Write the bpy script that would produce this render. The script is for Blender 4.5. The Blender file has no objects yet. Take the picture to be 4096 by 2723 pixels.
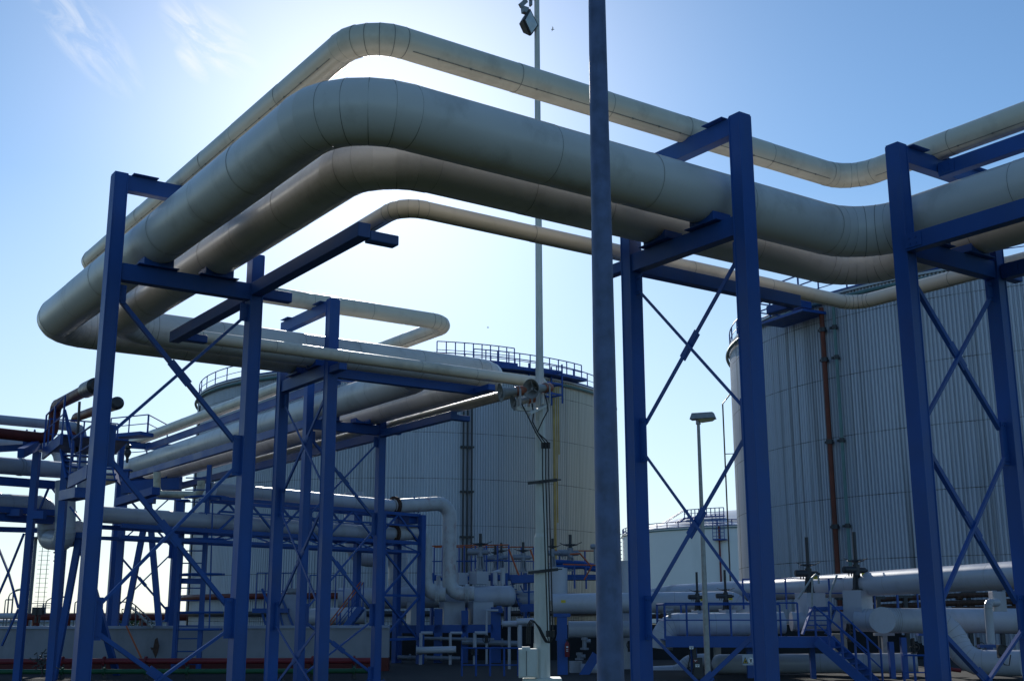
import bpy, bmesh, math, random
from mathutils import Vector, Matrix
random.seed(7)
sc = bpy.context.scene
COL = sc.collection
# ------------------------------------------------------------------ camera, sky, sun, exposure
EZ = 2.2                                  # eye height; z below is measured from the eye, the builder adds EZ
F = 4680.43; PW, PH = 4096.0, 2723.0
PIT, ROL, YAW = math.radians(13.0045), math.radians(-0.1322), math.radians(34.8727)
cp, sp, cy, sy = math.cos(PIT), math.sin(PIT), math.cos(YAW), math.sin(YAW)
FWD = Vector((sy*cp, cy*cp, sp)); RT0 = Vector((cy, -sy, 0)); UP0 = RT0.cross(FWD)
RGT = RT0*math.cos(ROL)+UP0*math.sin(ROL); UPV = UP0*math.cos(ROL)-RT0*math.sin(ROL)
HD = Vector((sy, cy, 0)); RT = RT0
cam = bpy.data.cameras.new('camera'); cam.lens = F/PW*36; cam.sensor_width = 36; cam.clip_end = 6000
camo = bpy.data.objects.new('camera', cam); COL.objects.link(camo)
camo.matrix_world = Matrix(((RGT.x, UPV.x, -FWD.x, 0), (RGT.y, UPV.y, -FWD.y, 0), (RGT.z, UPV.z, -FWD.z, EZ), (0, 0, 0, 1)))
sc.camera = camo

SUN_EL = math.radians(23.7); SUN_AZ = YAW+math.radians(-7.3)     # azimuth from +Y towards +X
SUN_DIR = Vector((math.sin(SUN_AZ)*math.cos(SUN_EL), math.cos(SUN_AZ)*math.cos(SUN_EL), math.sin(SUN_EL)))
sl = bpy.data.lights.new('sun', 'SUN'); sl.energy = 4.0; sl.angle = math.radians(0.53); sl.color = (1, .96, .89)
so = bpy.data.objects.new('sun', sl); COL.objects.link(so); so.location = (0, 0, 60)
so.rotation_euler = SUN_DIR.to_track_quat('Z', 'Y').to_euler()

wd = bpy.data.worlds.new('World'); sc.world = wd; wd.use_nodes = True
wn = wd.node_tree.nodes; wl = wd.node_tree.links; wn.clear()
wo = wn.new('ShaderNodeOutputWorld'); bg = wn.new('ShaderNodeBackground'); sky = wn.new('ShaderNodeTexSky')
sky.sky_type = 'NISHITA'; sky.sun_disc = False; sky.sun_elevation = SUN_EL; sky.sun_rotation = SUN_AZ
sky.altitude = 0; sky.air_density = 1.0; sky.dust_density = 0.2; sky.ozone_density = 4.0
bg.inputs[1].default_value = 0.118
def wmath(op, a, b=None, c=None):
    n = wn.new('ShaderNodeMath'); n.operation = op
    for i, v in enumerate((a, b, c)):
        if v is None: continue
        if isinstance(v, (int, float)): n.inputs[i].default_value = v
        else: wl.new(v, n.inputs[i])
    return n.outputs[0]
def raydir(px, py):
    return (FWD+RGT*((px-PW/2)/F)-UPV*((py-PH/2)/F)).normalized()
wtc = wn.new('ShaderNodeTexCoord')
def wdot(v):
    n = wn.new('ShaderNodeVectorMath'); n.operation = 'DOT_PRODUCT'; wl.new(wtc.outputs['Generated'], n.inputs[0]); n.inputs[1].default_value = v
    return n.outputs['Value']
def cirrus(px, py, ang, lx, ly, amt, seed):
    c = raydir(px, py); e1 = (raydir(px+100*math.cos(ang), py+100*math.sin(ang))-c).normalized(); e2 = c.cross(e1).normalized()
    u = wmath('DIVIDE', wdot(e1), lx); v = wmath('DIVIDE', wdot(e2), ly)
    r2 = wmath('ADD', wmath('MULTIPLY', u, u), wmath('MULTIPLY', v, v))
    mask = wmath('MULTIPLY', wmath('MAXIMUM', wmath('SUBTRACT', 1.0, r2), 0.0), wmath('GREATER_THAN', wdot(c), .5))
    cmb = wn.new('ShaderNodeCombineXYZ'); wl.new(wmath('MULTIPLY', u, lx*14), cmb.inputs[0]); wl.new(wmath('MULTIPLY', v, ly*40), cmb.inputs[1]); cmb.inputs[2].default_value = seed
    nz = wn.new('ShaderNodeTexNoise'); nz.inputs['Scale'].default_value = 1.5; nz.inputs['Detail'].default_value = 7; nz.inputs['Roughness'].default_value = .62; nz.inputs['Distortion'].default_value = .7
    wl.new(cmb.outputs[0], nz.inputs['Vector'])
    f = wmath('MAXIMUM', wmath('MULTIPLY', wmath('SUBTRACT', nz.outputs[0], .42), 3.2), 0.0)
    return wmath('MULTIPLY', wmath('MULTIPLY', f, mask), amt)
cl = wmath('ADD', cirrus(800, 120, .62, .048, .024, 1.0, 1.0), cirrus(310, 110, .85, .062, .024, .6, 5.0))
cl = wmath('ADD', cl, cirrus(735, 225, .85, .020, .008, .9, 9.0))
cl = wmath('MINIMUM', cl, .8)
mx = wn.new('ShaderNodeMix'); mx.data_type = 'RGBA'
tint = wn.new('ShaderNodeMix'); tint.data_type = 'RGBA'; tint.blend_type = 'MULTIPLY'; tint.inputs[0].default_value = 1
wl.new(sky.outputs[0], tint.inputs[6]); tint.inputs[7].default_value = (.90, 1.045, 1.09, 1)      # cool white balance of the photograph
aur = wmath('MULTIPLY', wmath('POWER', wmath('MAXIMUM', wdot(SUN_DIR), 0.0), 60.0), 3.4)               # bright haze round the sun
glow = wn.new('ShaderNodeMix'); glow.data_type = 'RGBA'; glow.blend_type = 'ADD'; glow.inputs[0].default_value = 1
gcol = wn.new('ShaderNodeCombineColor')
for i, k_ in enumerate((1.2, 1.0, .9)): wl.new(wmath('MULTIPLY', aur, k_), gcol.inputs[i])
wl.new(tint.outputs[2], glow.inputs[6]); wl.new(gcol.outputs[0], glow.inputs[7])
wsep = wn.new('ShaderNodeSeparateXYZ'); wl.new(wtc.outputs['Generated'], wsep.inputs[0])
hz_ = wmath('MAXIMUM', wmath('SUBTRACT', 1.0, wmath('DIVIDE', wsep.outputs[2], .34)), 0.0)
hmix = wn.new('ShaderNodeMix'); hmix.data_type = 'RGBA'; wl.new(wmath('MULTIPLY', wmath('MINIMUM', wmath('MULTIPLY', hz_, .85), .85), wmath('POWER', wmath('MAXIMUM', wmath('ADD', .5, wmath('MULTIPLY', wdot(SUN_DIR), .5)), 0.0), 3.0)), hmix.inputs[0])
wl.new(glow.outputs[2], hmix.inputs[6]); hmix.inputs[7].default_value = (6.9, 7.6, 8.1, 1)               # pale coastal haze low over the horizon
wl.new(cl, mx.inputs[0]); wl.new(hmix.outputs[2], mx.inputs[6]); mx.inputs[7].default_value = (8.6, 8.8, 9.0, 1)
wl.new(mx.outputs[2], bg.inputs[0]); wl.new(bg.outputs[0], wo.inputs[0])
sc.view_settings.view_transform = 'Standard'; sc.view_settings.look = 'None'; sc.view_settings.gamma = 1
sc.view_settings.exposure = 0.0

# ------------------------------------------------------------------ helpers
def at(px, py, d):
    """a photo direction taken d metres ahead of the camera"""
    r = FWD+RGT*((px-PW/2)/F)-UPV*((py-PH/2)/F)
    return r*(d/r.dot(HD))
def K(x0, y0, s): return lambda x, y, d: at(x0+x/s, y0+y/s, d)
def V(*a): return Vector(a)
Z = V(0, 0, 1)
class MB:
    def __init__(s): s.v = []; s.f = []; s.m = []
    def quad_ring(s, a, b, mat):
        n = len(a)
        for i in range(n):
            j = (i+1) % n; s.f.append((a[i], a[j], b[j], b[i])); s.m.append(mat)
    def add(s, pts): 
        k = len(s.v); s.v += [Vector(p) for p in pts]; return list(range(k, k+len(pts)))
    def face(s, idx, mat=0): s.f.append(tuple(idx)); s.m.append(mat)
    def box(s, c, size, ax=None, mat=0):
        c = Vector(c); ux, uy, uz = ax or (V(1, 0, 0), V(0, 1, 0), Z)
        a, b, h = size[0]/2, size[1]/2, size[2]/2
        i = s.add([c+ux*(a*x)+uy*(b*y)+uz*(h*z) for z in (-1, 1) for x, y in ((-1, -1), (1, -1), (1, 1), (-1, 1))])
        for f in ((3, 2, 1, 0), (4, 5, 6, 7), (0, 1, 5, 4), (1, 2, 6, 5), (2, 3, 7, 6), (3, 0, 4, 7)): s.face([i[k] for k in f], mat)
    def bar(s, a, b, w, h, up=None, mat=0):
        a, b = Vector(a), Vector(b); d = b-a; L = d.length
        if L < 1e-6: return
        d /= L; up = up or (Z if abs(d.z) < .95 else V(0, 1, 0))
        x = d.cross(up).normalized(); u = x.cross(d)
        s.box((a+b)/2, (L, w, h), (d, x, u), mat)
    def ibar(s, a, b, w, h, t=.014, up=None, mat=0):
        """rolled section: two flanges and a web"""
        a, b = Vector(a), Vector(b); d = (b-a); L = d.length; d = d/L; up = up or Z
        x = d.cross(up).normalized(); u = x.cross(d); c = (a+b)/2
        s.box(c+u*(h/2-t/2), (L, w, t), (d, x, u), mat); s.box(c-u*(h/2-t/2), (L, w, t), (d, x, u), mat); s.box(c, (L, t, h-2*t), (d, x, u), mat)
    def angle(s, a, b, w, t=.009, up=None, mat=0):
        a, b = Vector(a), Vector(b); d = (b-a); L = d.length; d = d/L; up = up or Z
        x = d.cross(up).normalized(); u = x.cross(d); c = (a+b)/2
        s.box(c, (L, t, w), (d, x, u), mat); s.box(c+x*(w/2+t/2)+u*(w/2-t/2), (L, w, t), (d, x, u), mat)
    def cyl(s, a, b, r, rb=None, n=12, caps=True, mat=0, na=None, nb=None, capmat=None):
        a, b = Vector(a), Vector(b); d = (b-a).normalized(); rb = r if rb is None else rb
        na = na or d; nb = nb or d
        up = Z if abs(d.z) < .9 else V(0, 1, 0)
        x = d.cross(up).normalized(); u = x.cross(d)
        A = []; B = []
        for i in range(n):
            t = 2*math.pi*i/n; o = x*math.cos(t)+u*math.sin(t)
            A.append(a+o*r-d*((o*r).dot(na)/d.dot(na))); B.append(b+o*rb-d*((o*rb).dot(nb)/d.dot(nb)))
        ia, ib = s.add(A), s.add(B); s.quad_ring(ia, ib, mat)
        if caps:
            cm = mat if capmat is None else capmat
            s.face(s.add(A)[::-1], cm); s.face(s.add(B), cm)
    def tube(s, pts, r, n=8, mat=0, caps=True):
        pts = [Vector(p) for p in pts]; N = len(pts); rings = []; x = None
        for i, p in enumerate(pts):
            t = (pts[min(i+1, N-1)]-pts[max(i-1, 0)]).normalized()
            if x is None: x = t.cross(Z if abs(t.z) < .9 else V(0, 1, 0)).normalized()
            else: x = (x-t*x.dot(t)).normalized()
            u = x.cross(t); rr = r[i] if isinstance(r, (list, tuple)) else r
            rings.append(s.add([p+x*(rr*math.cos(2*math.pi*k/n))+u*(rr*math.sin(2*math.pi*k/n)) for k in range(n)]))
        for a, b in zip(rings, rings[1:]): s.quad_ring(a, b, mat)
        if caps: s.face(rings[0][::-1], mat); s.face(rings[-1], mat)
    def lathe(s, o, axis, prof, n=20, mat=0):
        o = Vector(o); d = Vector(axis).normalized(); x = d.cross(Z if abs(d.z) < .9 else V(0, 1, 0)).normalized(); u = x.cross(d); prev = None
        for r, h in prof:
            ring = s.add([o+d*h+x*(r*math.cos(2*math.pi*k/n))+u*(r*math.sin(2*math.pi*k/n)) for k in range(n)])
            if prev: s.quad_ring(prev, ring, mat)
            prev = ring
    def prism(s, poly, thick, mat=0):
        """poly: list of points of a planar outline; extruded by vector thick"""
        t = Vector(thick); a = s.add(poly); b = s.add([Vector(p)+t for p in poly]); s.quad_ring(a, b, mat); s.face(a[::-1], mat); s.face(b, mat)
    def torus(s, c, axis, R, r, n=20, m=6, mat=0, arc=1.0, x=None):
        d = Vector(axis).normalized(); x = x or d.cross(Z if abs(d.z) < .9 else V(0, 1, 0)).normalized(); u = d.cross(x)
        pts = [Vector(c)+x*(R*math.cos(2*math.pi*arc*k/n))+u*(R*math.sin(2*math.pi*arc*k/n)) for k in range(n+1)]
        s.tube(pts, r, m, mat)
    def build(s, name, mats, parent=None, smooth=False, bevel=0, angle=35):
        me = bpy.data.meshes.new(name)
        off = Vector((0, 0, EZ))
        q = parent
        base = Vector((0, 0, 0))
        while q is not None: base += q.location; q = q.parent
        me.from_pydata([v+off-base for v in s.v], [], s.f)
        if not isinstance(mats, (list, tuple)): mats = [mats]
        for m in mats: me.materials.append(m)
        for p, k in zip(me.polygons, s.m): p.material_index = k
        bm = bmesh.new(); bm.from_mesh(me); bmesh.ops.recalc_face_normals(bm, faces=bm.faces)
        if smooth:
            for f in bm.faces: f.smooth = True
            th = math.radians(angle)
            for e in bm.edges:
                if len(e.link_faces) == 2 and e.calc_face_angle(0) > th: e.smooth = False
        bm.to_mesh(me); bm.free()
        o = bpy.data.objects.new(name, me); COL.objects.link(o)
        if parent: o.parent = parent
        if bevel:
            md = o.modifiers.new('bevel', 'BEVEL'); md.width = bevel; md.segments = 2; md.limit_method = 'ANGLE'; md.angle_limit = math.radians(50)
        return o
def tag(o, label, cat, group=None, kind=None):
    o['label'] = label
    if cat: o['category'] = cat
    if group: o['group'] = group
    o['kind'] = kind or 'thing'
    return o
def thing(name, label, cat, loc, group=None):
    o = bpy.data.objects.new(name, None); COL.objects.link(o); o.empty_display_size = .3
    o.location = Vector(loc)+V(0, 0, EZ); return tag(o, label, cat, group)
def dup(root, delta, label=None):
    r = root.copy(); COL.objects.link(r); r.location = root.location+Vector(delta)
    if label: r['label'] = label
    def rec(src, dst):
        for ch in list(src.children):
            if ch.name in COL.objects:
                c = ch.copy(); COL.objects.link(c); c.parent = dst; rec(ch, c)
    rec(root, r); return r

# ------------------------------------------------------------------ materials
def mat(name, col, rough=.5, metal=0, spec=.5, var=.12, scale=1.2, dirt=None, dirt_amt=.0, dirt_scale=(3, 3, .5), bump=0, coat=0, rvar=.1, fine=None, spots=None, spot_scale=(4, 4, 4), spot_lo=.66):
    m = bpy.data.materials.new(name); m.use_nodes = True; n = m.node_tree.nodes; l = m.node_tree.links
    b = n['Principled BSDF']; b.inputs['Metallic'].default_value = metal
    b.inputs['Specular IOR Level'].default_value = spec; b.inputs['Coat Weight'].default_value = coat
    tc = n.new('ShaderNodeNewGeometry')
    nz = n.new('ShaderNodeTexNoise'); nz.inputs['Scale'].default_value = scale; nz.inputs['Detail'].default_value = 6; l.new(tc.outputs['Position'], nz.inputs['Vector'])
    cr = n.new('ShaderNodeValToRGB'); l.new(nz.outputs[0], cr.inputs[0])
    cr.color_ramp.elements[0].position = .3; cr.color_ramp.elements[1].position = .72
    cr.color_ramp.elements[0].color = tuple(c*(1-var) for c in col)+(1,); cr.color_ramp.elements[1].color = tuple(min(1, c*(1+var)) for c in col)+(1,)
    out = cr.outputs[0]
    if dirt:
        mp = n.new('ShaderNodeMapping'); mp.inputs['Scale'].default_value = dirt_scale; l.new(tc.outputs['Position'], mp.inputs[0])
        n2 = n.new('ShaderNodeTexNoise'); n2.inputs['Scale'].default_value = 1; n2.inputs['Detail'].default_value = 8; n2.inputs['Roughness'].default_value = .65; l.new(mp.outputs[0], n2.inputs['Vector'])
        r2 = n.new('ShaderNodeValToRGB'); r2.color_ramp.elements[0].position = .52; r2.color_ramp.elements[1].position = .78; l.new(n2.outputs[0], r2.inputs[0])
        r2.color_ramp.elements[1].color = (dirt_amt,)*3+(1,)
        mm = n.new('ShaderNodeMix'); mm.data_type = 'RGBA'; l.new(r2.outputs[0], mm.inputs[0]); l.new(out, mm.inputs[6]); mm.inputs[7].default_value = tuple(dirt)+(1,)
        out = mm.outputs[2]
    if spots:
        mp = n.new('ShaderNodeMapping'); mp.inputs['Scale'].default_value = spot_scale; mp.inputs['Location'].default_value = (7.3, 2.1, 4.4); l.new(tc.outputs['Position'], mp.inputs[0])
        n4 = n.new('ShaderNodeTexNoise'); n4.inputs['Scale'].default_value = 1; n4.inputs['Detail'].default_value = 9; n4.inputs['Roughness'].default_value = .72; l.new(mp.outputs[0], n4.inputs['Vector'])
        r4 = n.new('ShaderNodeMapRange'); l.new(n4.outputs[0], r4.inputs[0]); r4.inputs[1].default_value = spot_lo; r4.inputs[2].default_value = spot_lo+.06; r4.inputs[4].default_value = .85
        m4 = n.new('ShaderNodeMix'); m4.data_type = 'RGBA'; l.new(r4.outputs[0], m4.inputs[0]); l.new(out, m4.inputs[6]); m4.inputs[7].default_value = tuple(spots)+(1,); out = m4.outputs[2]
    l.new(out, b.inputs['Base Color'])
    mr = n.new('ShaderNodeMapRange'); l.new(nz.outputs[0], mr.inputs[0]); mr.inputs[1].default_value = .3; mr.inputs[2].default_value = .7
    mr.inputs[3].default_value = max(.02, rough-rvar); mr.inputs[4].default_value = rough+rvar; l.new(mr.outputs[0], b.inputs['Roughness'])
    if bump:
        n3 = n.new('ShaderNodeTexNoise'); n3.inputs['Scale'].default_value = fine or scale*6; n3.inputs['Detail'].default_value = 4; l.new(tc.outputs['Position'], n3.inputs['Vector'])
        bp = n.new('ShaderNodeBump'); bp.inputs['Strength'].default_value = bump; bp.inputs['Distance'].default_value = .02; l.new(n3.outputs[0], bp.inputs['Height']); l.new(bp.outputs[0], b.inputs['Normal'])
    return m
M = {}
M['clad'] = mat('pipe_cladding', (.61, .59, .555), .36, .0, .5, .07, .6, (.20, .185, .15), .5, (1.3, 1.3, 1.0), .11, rvar=.08, fine=1.7, spots=(.10, .09, .08), spot_scale=(3.2, 3.2, 5), spot_lo=.69)
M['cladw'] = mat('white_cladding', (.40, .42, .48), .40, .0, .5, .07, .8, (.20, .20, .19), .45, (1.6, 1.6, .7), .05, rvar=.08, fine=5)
M['cream'] = mat('cream_pipe_paint', (.52, .49, .36), .4, .0, .5, .08, 2, (.12, .09, .05), .6, (5, 5, 5), .05)
M['cladc'] = mat('cream_cladding', (.68, .62, .50), .38, .0, .5, .07, .6, (.22, .19, .14), .5, (1.3, 1.3, 1.0), .10, rvar=.08, fine=1.7, spots=(.10, .08, .06), spot_scale=(4, 4, 6), spot_lo=.68)
M['seam'] = mat('joint_sealant', (.22, .21, .19), .6, 0, .3, .25, 2)
M['blue'] = mat('blue_steel_paint', (.015, .074, .285), .48, 0, .35, .2, .9, (.03, .08, .22), .6, (4, 4, .7), .05, rvar=.1, fine=26, spots=(.07, .035, .025), spot_scale=(7, 7, 3.5), spot_lo=.70)
M['blued'] = mat('blue_rail_paint', (.014, .068, .28), .45, 0, .4, .15, 3)
M['galv'] = mat('galvanised_steel', (.095, .130, .235), .55, .3, .5, .34, 6, (.055, .07, .11), .7, (12, 12, 5), .06, fine=40, spots=(.03, .035, .05), spot_scale=(14, 14, 9), spot_lo=.66)
M['galvl'] = mat('galvanised_lamp_steel', (.30, .31, .31), .5, .5, .5, .2, 8)
M['mastp'] = mat('pale_mast_paint', (.58, .60, .56), .5, 0, .4, .06, 2, (.25, .24, .15), .4, (6, 6, 1), .03)
M['conc'] = mat('stained_concrete', (.30, .29, .27), .85, 0, .2, .2, 2.2, (.05, .05, .045), .9, (3, 3, .35), .25)
M['wall'] = mat('bund_wall_render', (.25, .262, .30), .8, 0, .2, .1, 1.1, (.13, .13, .14), .7, (.8, .8, .25), .05, spots=(.10, .10, .11), spot_scale=(1.5, 1.5, .5), spot_lo=.66)
M['wallcap'] = mat('wall_coping', (.26, .30, .40), .6, 0, .3, .1, 2)
M['red'] = mat('red_pipe_paint', (.17, .022, .03), .5, 0, .3, .15, 2, (.07, .02, .02), .5, (5, 5, 3))
M['redw'] = mat('worn_red_primer', (.44, .45, .47), .5, 0, .4, .1, 3, (.26, .09, .09), .95, (2.6, 2.6, 1.6), .05)
M['wornw'] = mat('worn_white_pipe', (.42, .43, .45), .55, 0, .4, .12, 3, (.22, .19, .18), .7, (4, 4, 1.5), .08)
M['dred'] = mat('dark_oxide_red', (.11, .022, .018), .55, 0, .25, .15, 2)
M['redox'] = mat('dull_oxide_riser', (.15, .045, .03), .6, 0, .2, .25, 1.5, (.07, .035, .03), .7, (3, 3, .6))
M['green'] = mat('green_pipe_paint', (.015, .085, .04), .5, 0, .3, .15, 2)
M['orange'] = mat('orange_handrail', (.42, .10, .035), .45, 0, .4, .12, 3)
M['black'] = mat('black_cable', (.02, .02, .022), .5, 0, .4, .2, 4)
M['dark'] = mat('dark_valve_metal', (.035, .038, .045), .45, .2, .4, .25, 6)
M['act'] = mat('grey_actuator', (.22, .24, .28), .45, .1, .4, .15, 6)
M['rust'] = mat('rusty_flange', (.075, .045, .035), .75, .2, .3, .35, 9, (.16, .07, .03), .6, (12, 12, 12), .2)
M['yel'] = mat('yellow_plate', (.62, .46, .03), .5, 0, .4, .1, 4)
M['whitep'] = mat('white_plate', (.75, .75, .75), .5, 0, .4, .05, 4)
M['horn'] = mat('grey_horn', (.25, .26, .25), .45, 0, .4, .12, 5)
M['hornr'] = mat('faded_red_driver', (.34, .12, .07), .5, 0, .4, .15, 6)
M['glass'] = mat('lamp_glass', (.50, .58, .62), .12, 0, .6, .1, 6, coat=.5)
M['lens'] = mat('yellowed_lens', (.45, .42, .25), .3, 0, .5, .1, 6)
M['tankw'] = mat('white_tank_paint', (.80, .79, .78), .5, 0, .4, .05, .12, (.40, .40, .38), .5, (.12, .12, .03), 0)
M['roof'] = mat('tank_roof_sheet', (.42, .44, .47), .4, .2, .4, .1, .3)
M['rimpipe'] = mat('green_grey_ring_pipe', (.10, .19, .19), .5, 0, .4, .15, 1)
M['farsteel'] = mat('far_steel', (.12, .14, .17), .6, .2, .4, .15, .5)
M['farbld'] = mat('pale_shed_cladding', (.40, .44, .50), .6, 0, .3, .1, .1)
M['ground'] = mat('yard_ground', (.034, .042, .016), .95, 0, .2, .35, .25, (.05, .046, .038), .9, (.06, .06, .06), .3)
M['asph'] = mat('yard_asphalt', (.032, .032, .033), .9, 0, .2, .25, 1.5)
M['backdrop'] = mat('backdrop_shade_dark', (.022, .022, .022), .95, 0, .1, .3, .8)  # near-black, deep shade put into the colour
M['leaf'] = mat('bush_leaves', (.05, .085, .03), .7, 0, .3, .4, 2)

def tank_mat(name, base, warm, cdir, streaks, lap):
    """trapezoidal cladding weathered in vertical streaks, with dark lap joints every few metres"""
    m = bpy.data.materials.new(name); m.use_nodes = True; n = m.node_tree.nodes; l = m.node_tree.links; b = n['Principled BSDF']
    g = n.new('ShaderNodeNewGeometry'); sx = n.new('ShaderNodeSeparateXYZ'); l.new(g.outputs['Position'], sx.inputs[0])
    def mth(op, a, c=None):
        k = n.new('ShaderNodeMath'); k.operation = op
        for i, v in enumerate((a, c)):
            if v is None: continue
            if isinstance(v, (int, float)): k.inputs[i].default_value = v
            else: l.new(v, k.inputs[i])
        return k.outputs[0]
    def noise(scale, sc3, det=5):
        mp = n.new('ShaderNodeMapping'); mp.inputs['Scale'].default_value = sc3; l.new(g.outputs['Position'], mp.inputs[0])
        k = n.new('ShaderNodeTexNoise'); k.inputs['Scale'].default_value = scale; k.inputs['Detail'].default_value = det; l.new(mp.outputs[0], k.inputs['Vector']); return k.outputs[0]
    def mixc(f, a, c):
        k = n.new('ShaderNodeMix'); k.data_type = 'RGBA'
        if isinstance(f, (int, float)): k.inputs[0].default_value = f
        else: l.new(f, k.inputs[0])
        for i, v in ((6, a), (7, c)):
            if isinstance(v, tuple): k.inputs[i].default_value = v+(1,)
            else: l.new(v, k.inputs[i])
        return k.outputs[2]
    def ramp(v, lo, hi): 
        k = n.new('ShaderNodeMapRange'); l.new(v, k.inputs[0]); k.inputs[1].default_value = lo; k.inputs[2].default_value = hi; return k.outputs[0]
    big = noise(.35, (1, 1, .25)); stk = noise(1.0, (2.4, 2.4, .035), 6); stk2 = noise(1.0, (.55, .55, .03), 5)
    col = mixc(ramp(big, .35, .7), base, tuple(c*.86 for c in base))
    pan = noise(.28, (1, 1, .02), 2)
    if warm:      # newer cream sheets on one side of the shell
        dq = n.new('ShaderNodeVectorMath'); dq.operation = 'DOT_PRODUCT'; l.new(g.outputs['Position'], dq.inputs[0]); dq.inputs[1].default_value = cdir
        col = mixc(mth('MULTIPLY', ramp(mth('ADD', dq.outputs['Value'], mth('MULTIPLY', pan, 6.0)), .2, 10.0), 1.0), col, warm)
    col = mixc(mth('MULTIPLY', ramp(stk, .54, .74), streaks), col, (.10, .10, .105))
    col = mixc(mth('MULTIPLY', ramp(stk2, .60, .74), streaks*.8), col, (.12, .12, .12))
    zz = mth('DIVIDE', sx.outputs[2], lap); fr = mth('FRACT', zz)
    line = mth('LESS_THAN', mth('ABSOLUTE', mth('SUBTRACT', fr, .5)), .017/lap*1.2)
    col = mixc(mth('MULTIPLY', line, mth('ADD', .35, mth('MULTIPLY', ramp(noise(1.5, (1, 1, .2)), .35, .65), .6))), col, (.055, .045, .04))
    l.new(col, b.inputs['Base Color']); b.inputs['Roughness'].default_value = .48; b.inputs['Metallic'].default_value = .15
    return m
M['tankB'] = tank_mat('grey_tank_cladding', (.46, .49, .55), (.57, .52, .40), tuple(RT), .3, 3.1)
M['tankC'] = tank_mat('weathered_tank_cladding', (.46, .49, .56), None, (1, 0, 0), .85, 3.1)
M['rusty'] = mat('yellow_rust_stain', (.36, .28, .10), .7, 0, .3, .3, 1.2, (.20, .13, .05), .8, (2, 2, .3))

# ------------------------------------------------------------------ ground
GZ = -EZ
g = MB(); S = 4000
xs = [-S, -300, 0, 40, 120, 300, S]
idx = {}
for i, x in enumerate(xs):
    for j, y in enumerate(xs): idx[i, j] = g.add([(x, y, GZ)])[0]
for i in range(len(xs)-1):
    for j in range(len(xs)-1): g.face((idx[i, j], idx[i+1, j], idx[i+1, j+1], idx[i, j+1]))
tag(g.build('ground', M['ground']), 'flat yard ground under the pipe racks, mostly thin grass', None, None, 'structure')
g = MB(); g.prism([HD*30+RT*-60+Z*(GZ+.004), HD*30+RT*60+Z*(GZ+.004), HD*62+RT*70+Z*(GZ+.004), HD*62+RT*-70+Z*(GZ+.004)], (0, 0, .01))
tag(g.build('paved_yard', M['asph']), 'dark paved yard strip below the valve station', None, None, 'structure')

# ------------------------------------------------------------------ big insulated pipes
def pipe(name, label, pts, r, R, ngore=6, n=40, sp=1.9, m='clad', lap=None, group='insulated pipes on the blue trestles', caps=True, seam=True, offs=.4):
    pts = [Vector(p) for p in pts]
    root = thing(name, label, 'pipe', (pts[0].x, pts[0].y, GZ), group)
    N = len(pts); cur = pts[0]; segs = []; arcs = []
    for i in range(1, N):
        if i < N-1:
            d0 = (pts[i]-pts[i-1]).normalized(); d1 = (pts[i+1]-pts[i]).normalized(); th = d0.angle(d1)
            t = R*math.tan(th/2); a = pts[i]-d0*t; b = pts[i]+d1*t
            segs.append((cur, a)); nrm = (d1-d0*d1.dot(d0)).normalized(); c = a+nrm*R
            arcs.append([c-nrm*(R*math.cos(th*k/ngore))+d0*(R*math.sin(th*k/ngore)) for k in range(ngore+1)]+[(d0, nrm, th)])
            cur = b
        else: segs.append((cur, pts[i]))
    for k, (a, b) in enumerate(segs):
        d = (b-a); L = d.length
        if L < .05: continue
        d /= L; mb = MB(); nsec = max(1, int(round(L/sp))); p = a
        cuts = [0]+[L*(j+random.uniform(-.12, .12))/nsec for j in range(1, nsec)]+[L]
        for j in range(nsec):
            rr = r+(.0035 if j % 2 else 0)
            mb.cyl(a+d*cuts[j], a+d*cuts[j+1], rr, n=n, caps=(caps and ((k == 0 and j == 0) or (k == len(segs)-1 and j == nsec-1))))
            if seam and j: mb.cyl(a+d*(cuts[j]-.0045), a+d*(cuts[j]+.0045), r+.0045, n=n, caps=False, mat=1)
        if seam and k > 0: mb.cyl(a-d*.006, a+d*.006, r+.0045, n=n, caps=False, mat=1)
        if seam and k < len(segs)-1: mb.cyl(b-d*.006, b+d*.006, r+.0045, n=n, caps=False, mat=1)
        if lap is not None and abs(d.z) < .5:
            x = d.cross(Z).normalized(); o = x*(math.cos(lap)*(r+.004))+Z*(math.sin(lap)*(r+.004))
            t = x*(-math.sin(lap))+Z*math.cos(lap)
            mb.bar(a+o+d*.1, b+o-d*.1, .006, .010, t, 1)
            q = .5
            while q < L-.3:
                mb.bar(a+o+d*q-d*.015, a+o+d*q+d*.015, .022, .022, t, 1); q += random.uniform(.45, .7)
        mb.build('pipe_run', [M[m], M['seam']], root, True)
    for arc in arcs:
        d0, nrm, th = arc[-1]; P = arc[:-1]; mb = MB()
        for k in range(len(P)-1):
            ta = d0*math.cos(th*k/ngore)+nrm*math.sin(th*k/ngore); tb = d0*math.cos(th*(k+1)/ngore)+nrm*math.sin(th*(k+1)/ngore)
            mb.cyl(P[k], P[k+1], r+random.uniform(.0, .007), n=n, caps=False, na=ta, nb=tb)
            if seam and k: mb.cyl(P[k]-ta*.005, P[k]+ta*.005, r+.0065, n=n, caps=False, mat=1)
        mb.build('pipe_elbow', [M[m], M['seam']], root, True, angle=80)
    return root
Y5 = 62
pipe('insulated_pipe', 'widest pale clad pipe, nearest of the big bundle that zigzags overhead between blue trestles',
     [(16.81, 2, 6.57), (16.81, 13.03, 6.57), (6.335, 13.03, 6.57), (6.335, 28.15, 6.57), (16.69, 28.15, 6.57), (16.69, Y5, 6.57)], .45, 1.0, 6, 56)
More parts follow.
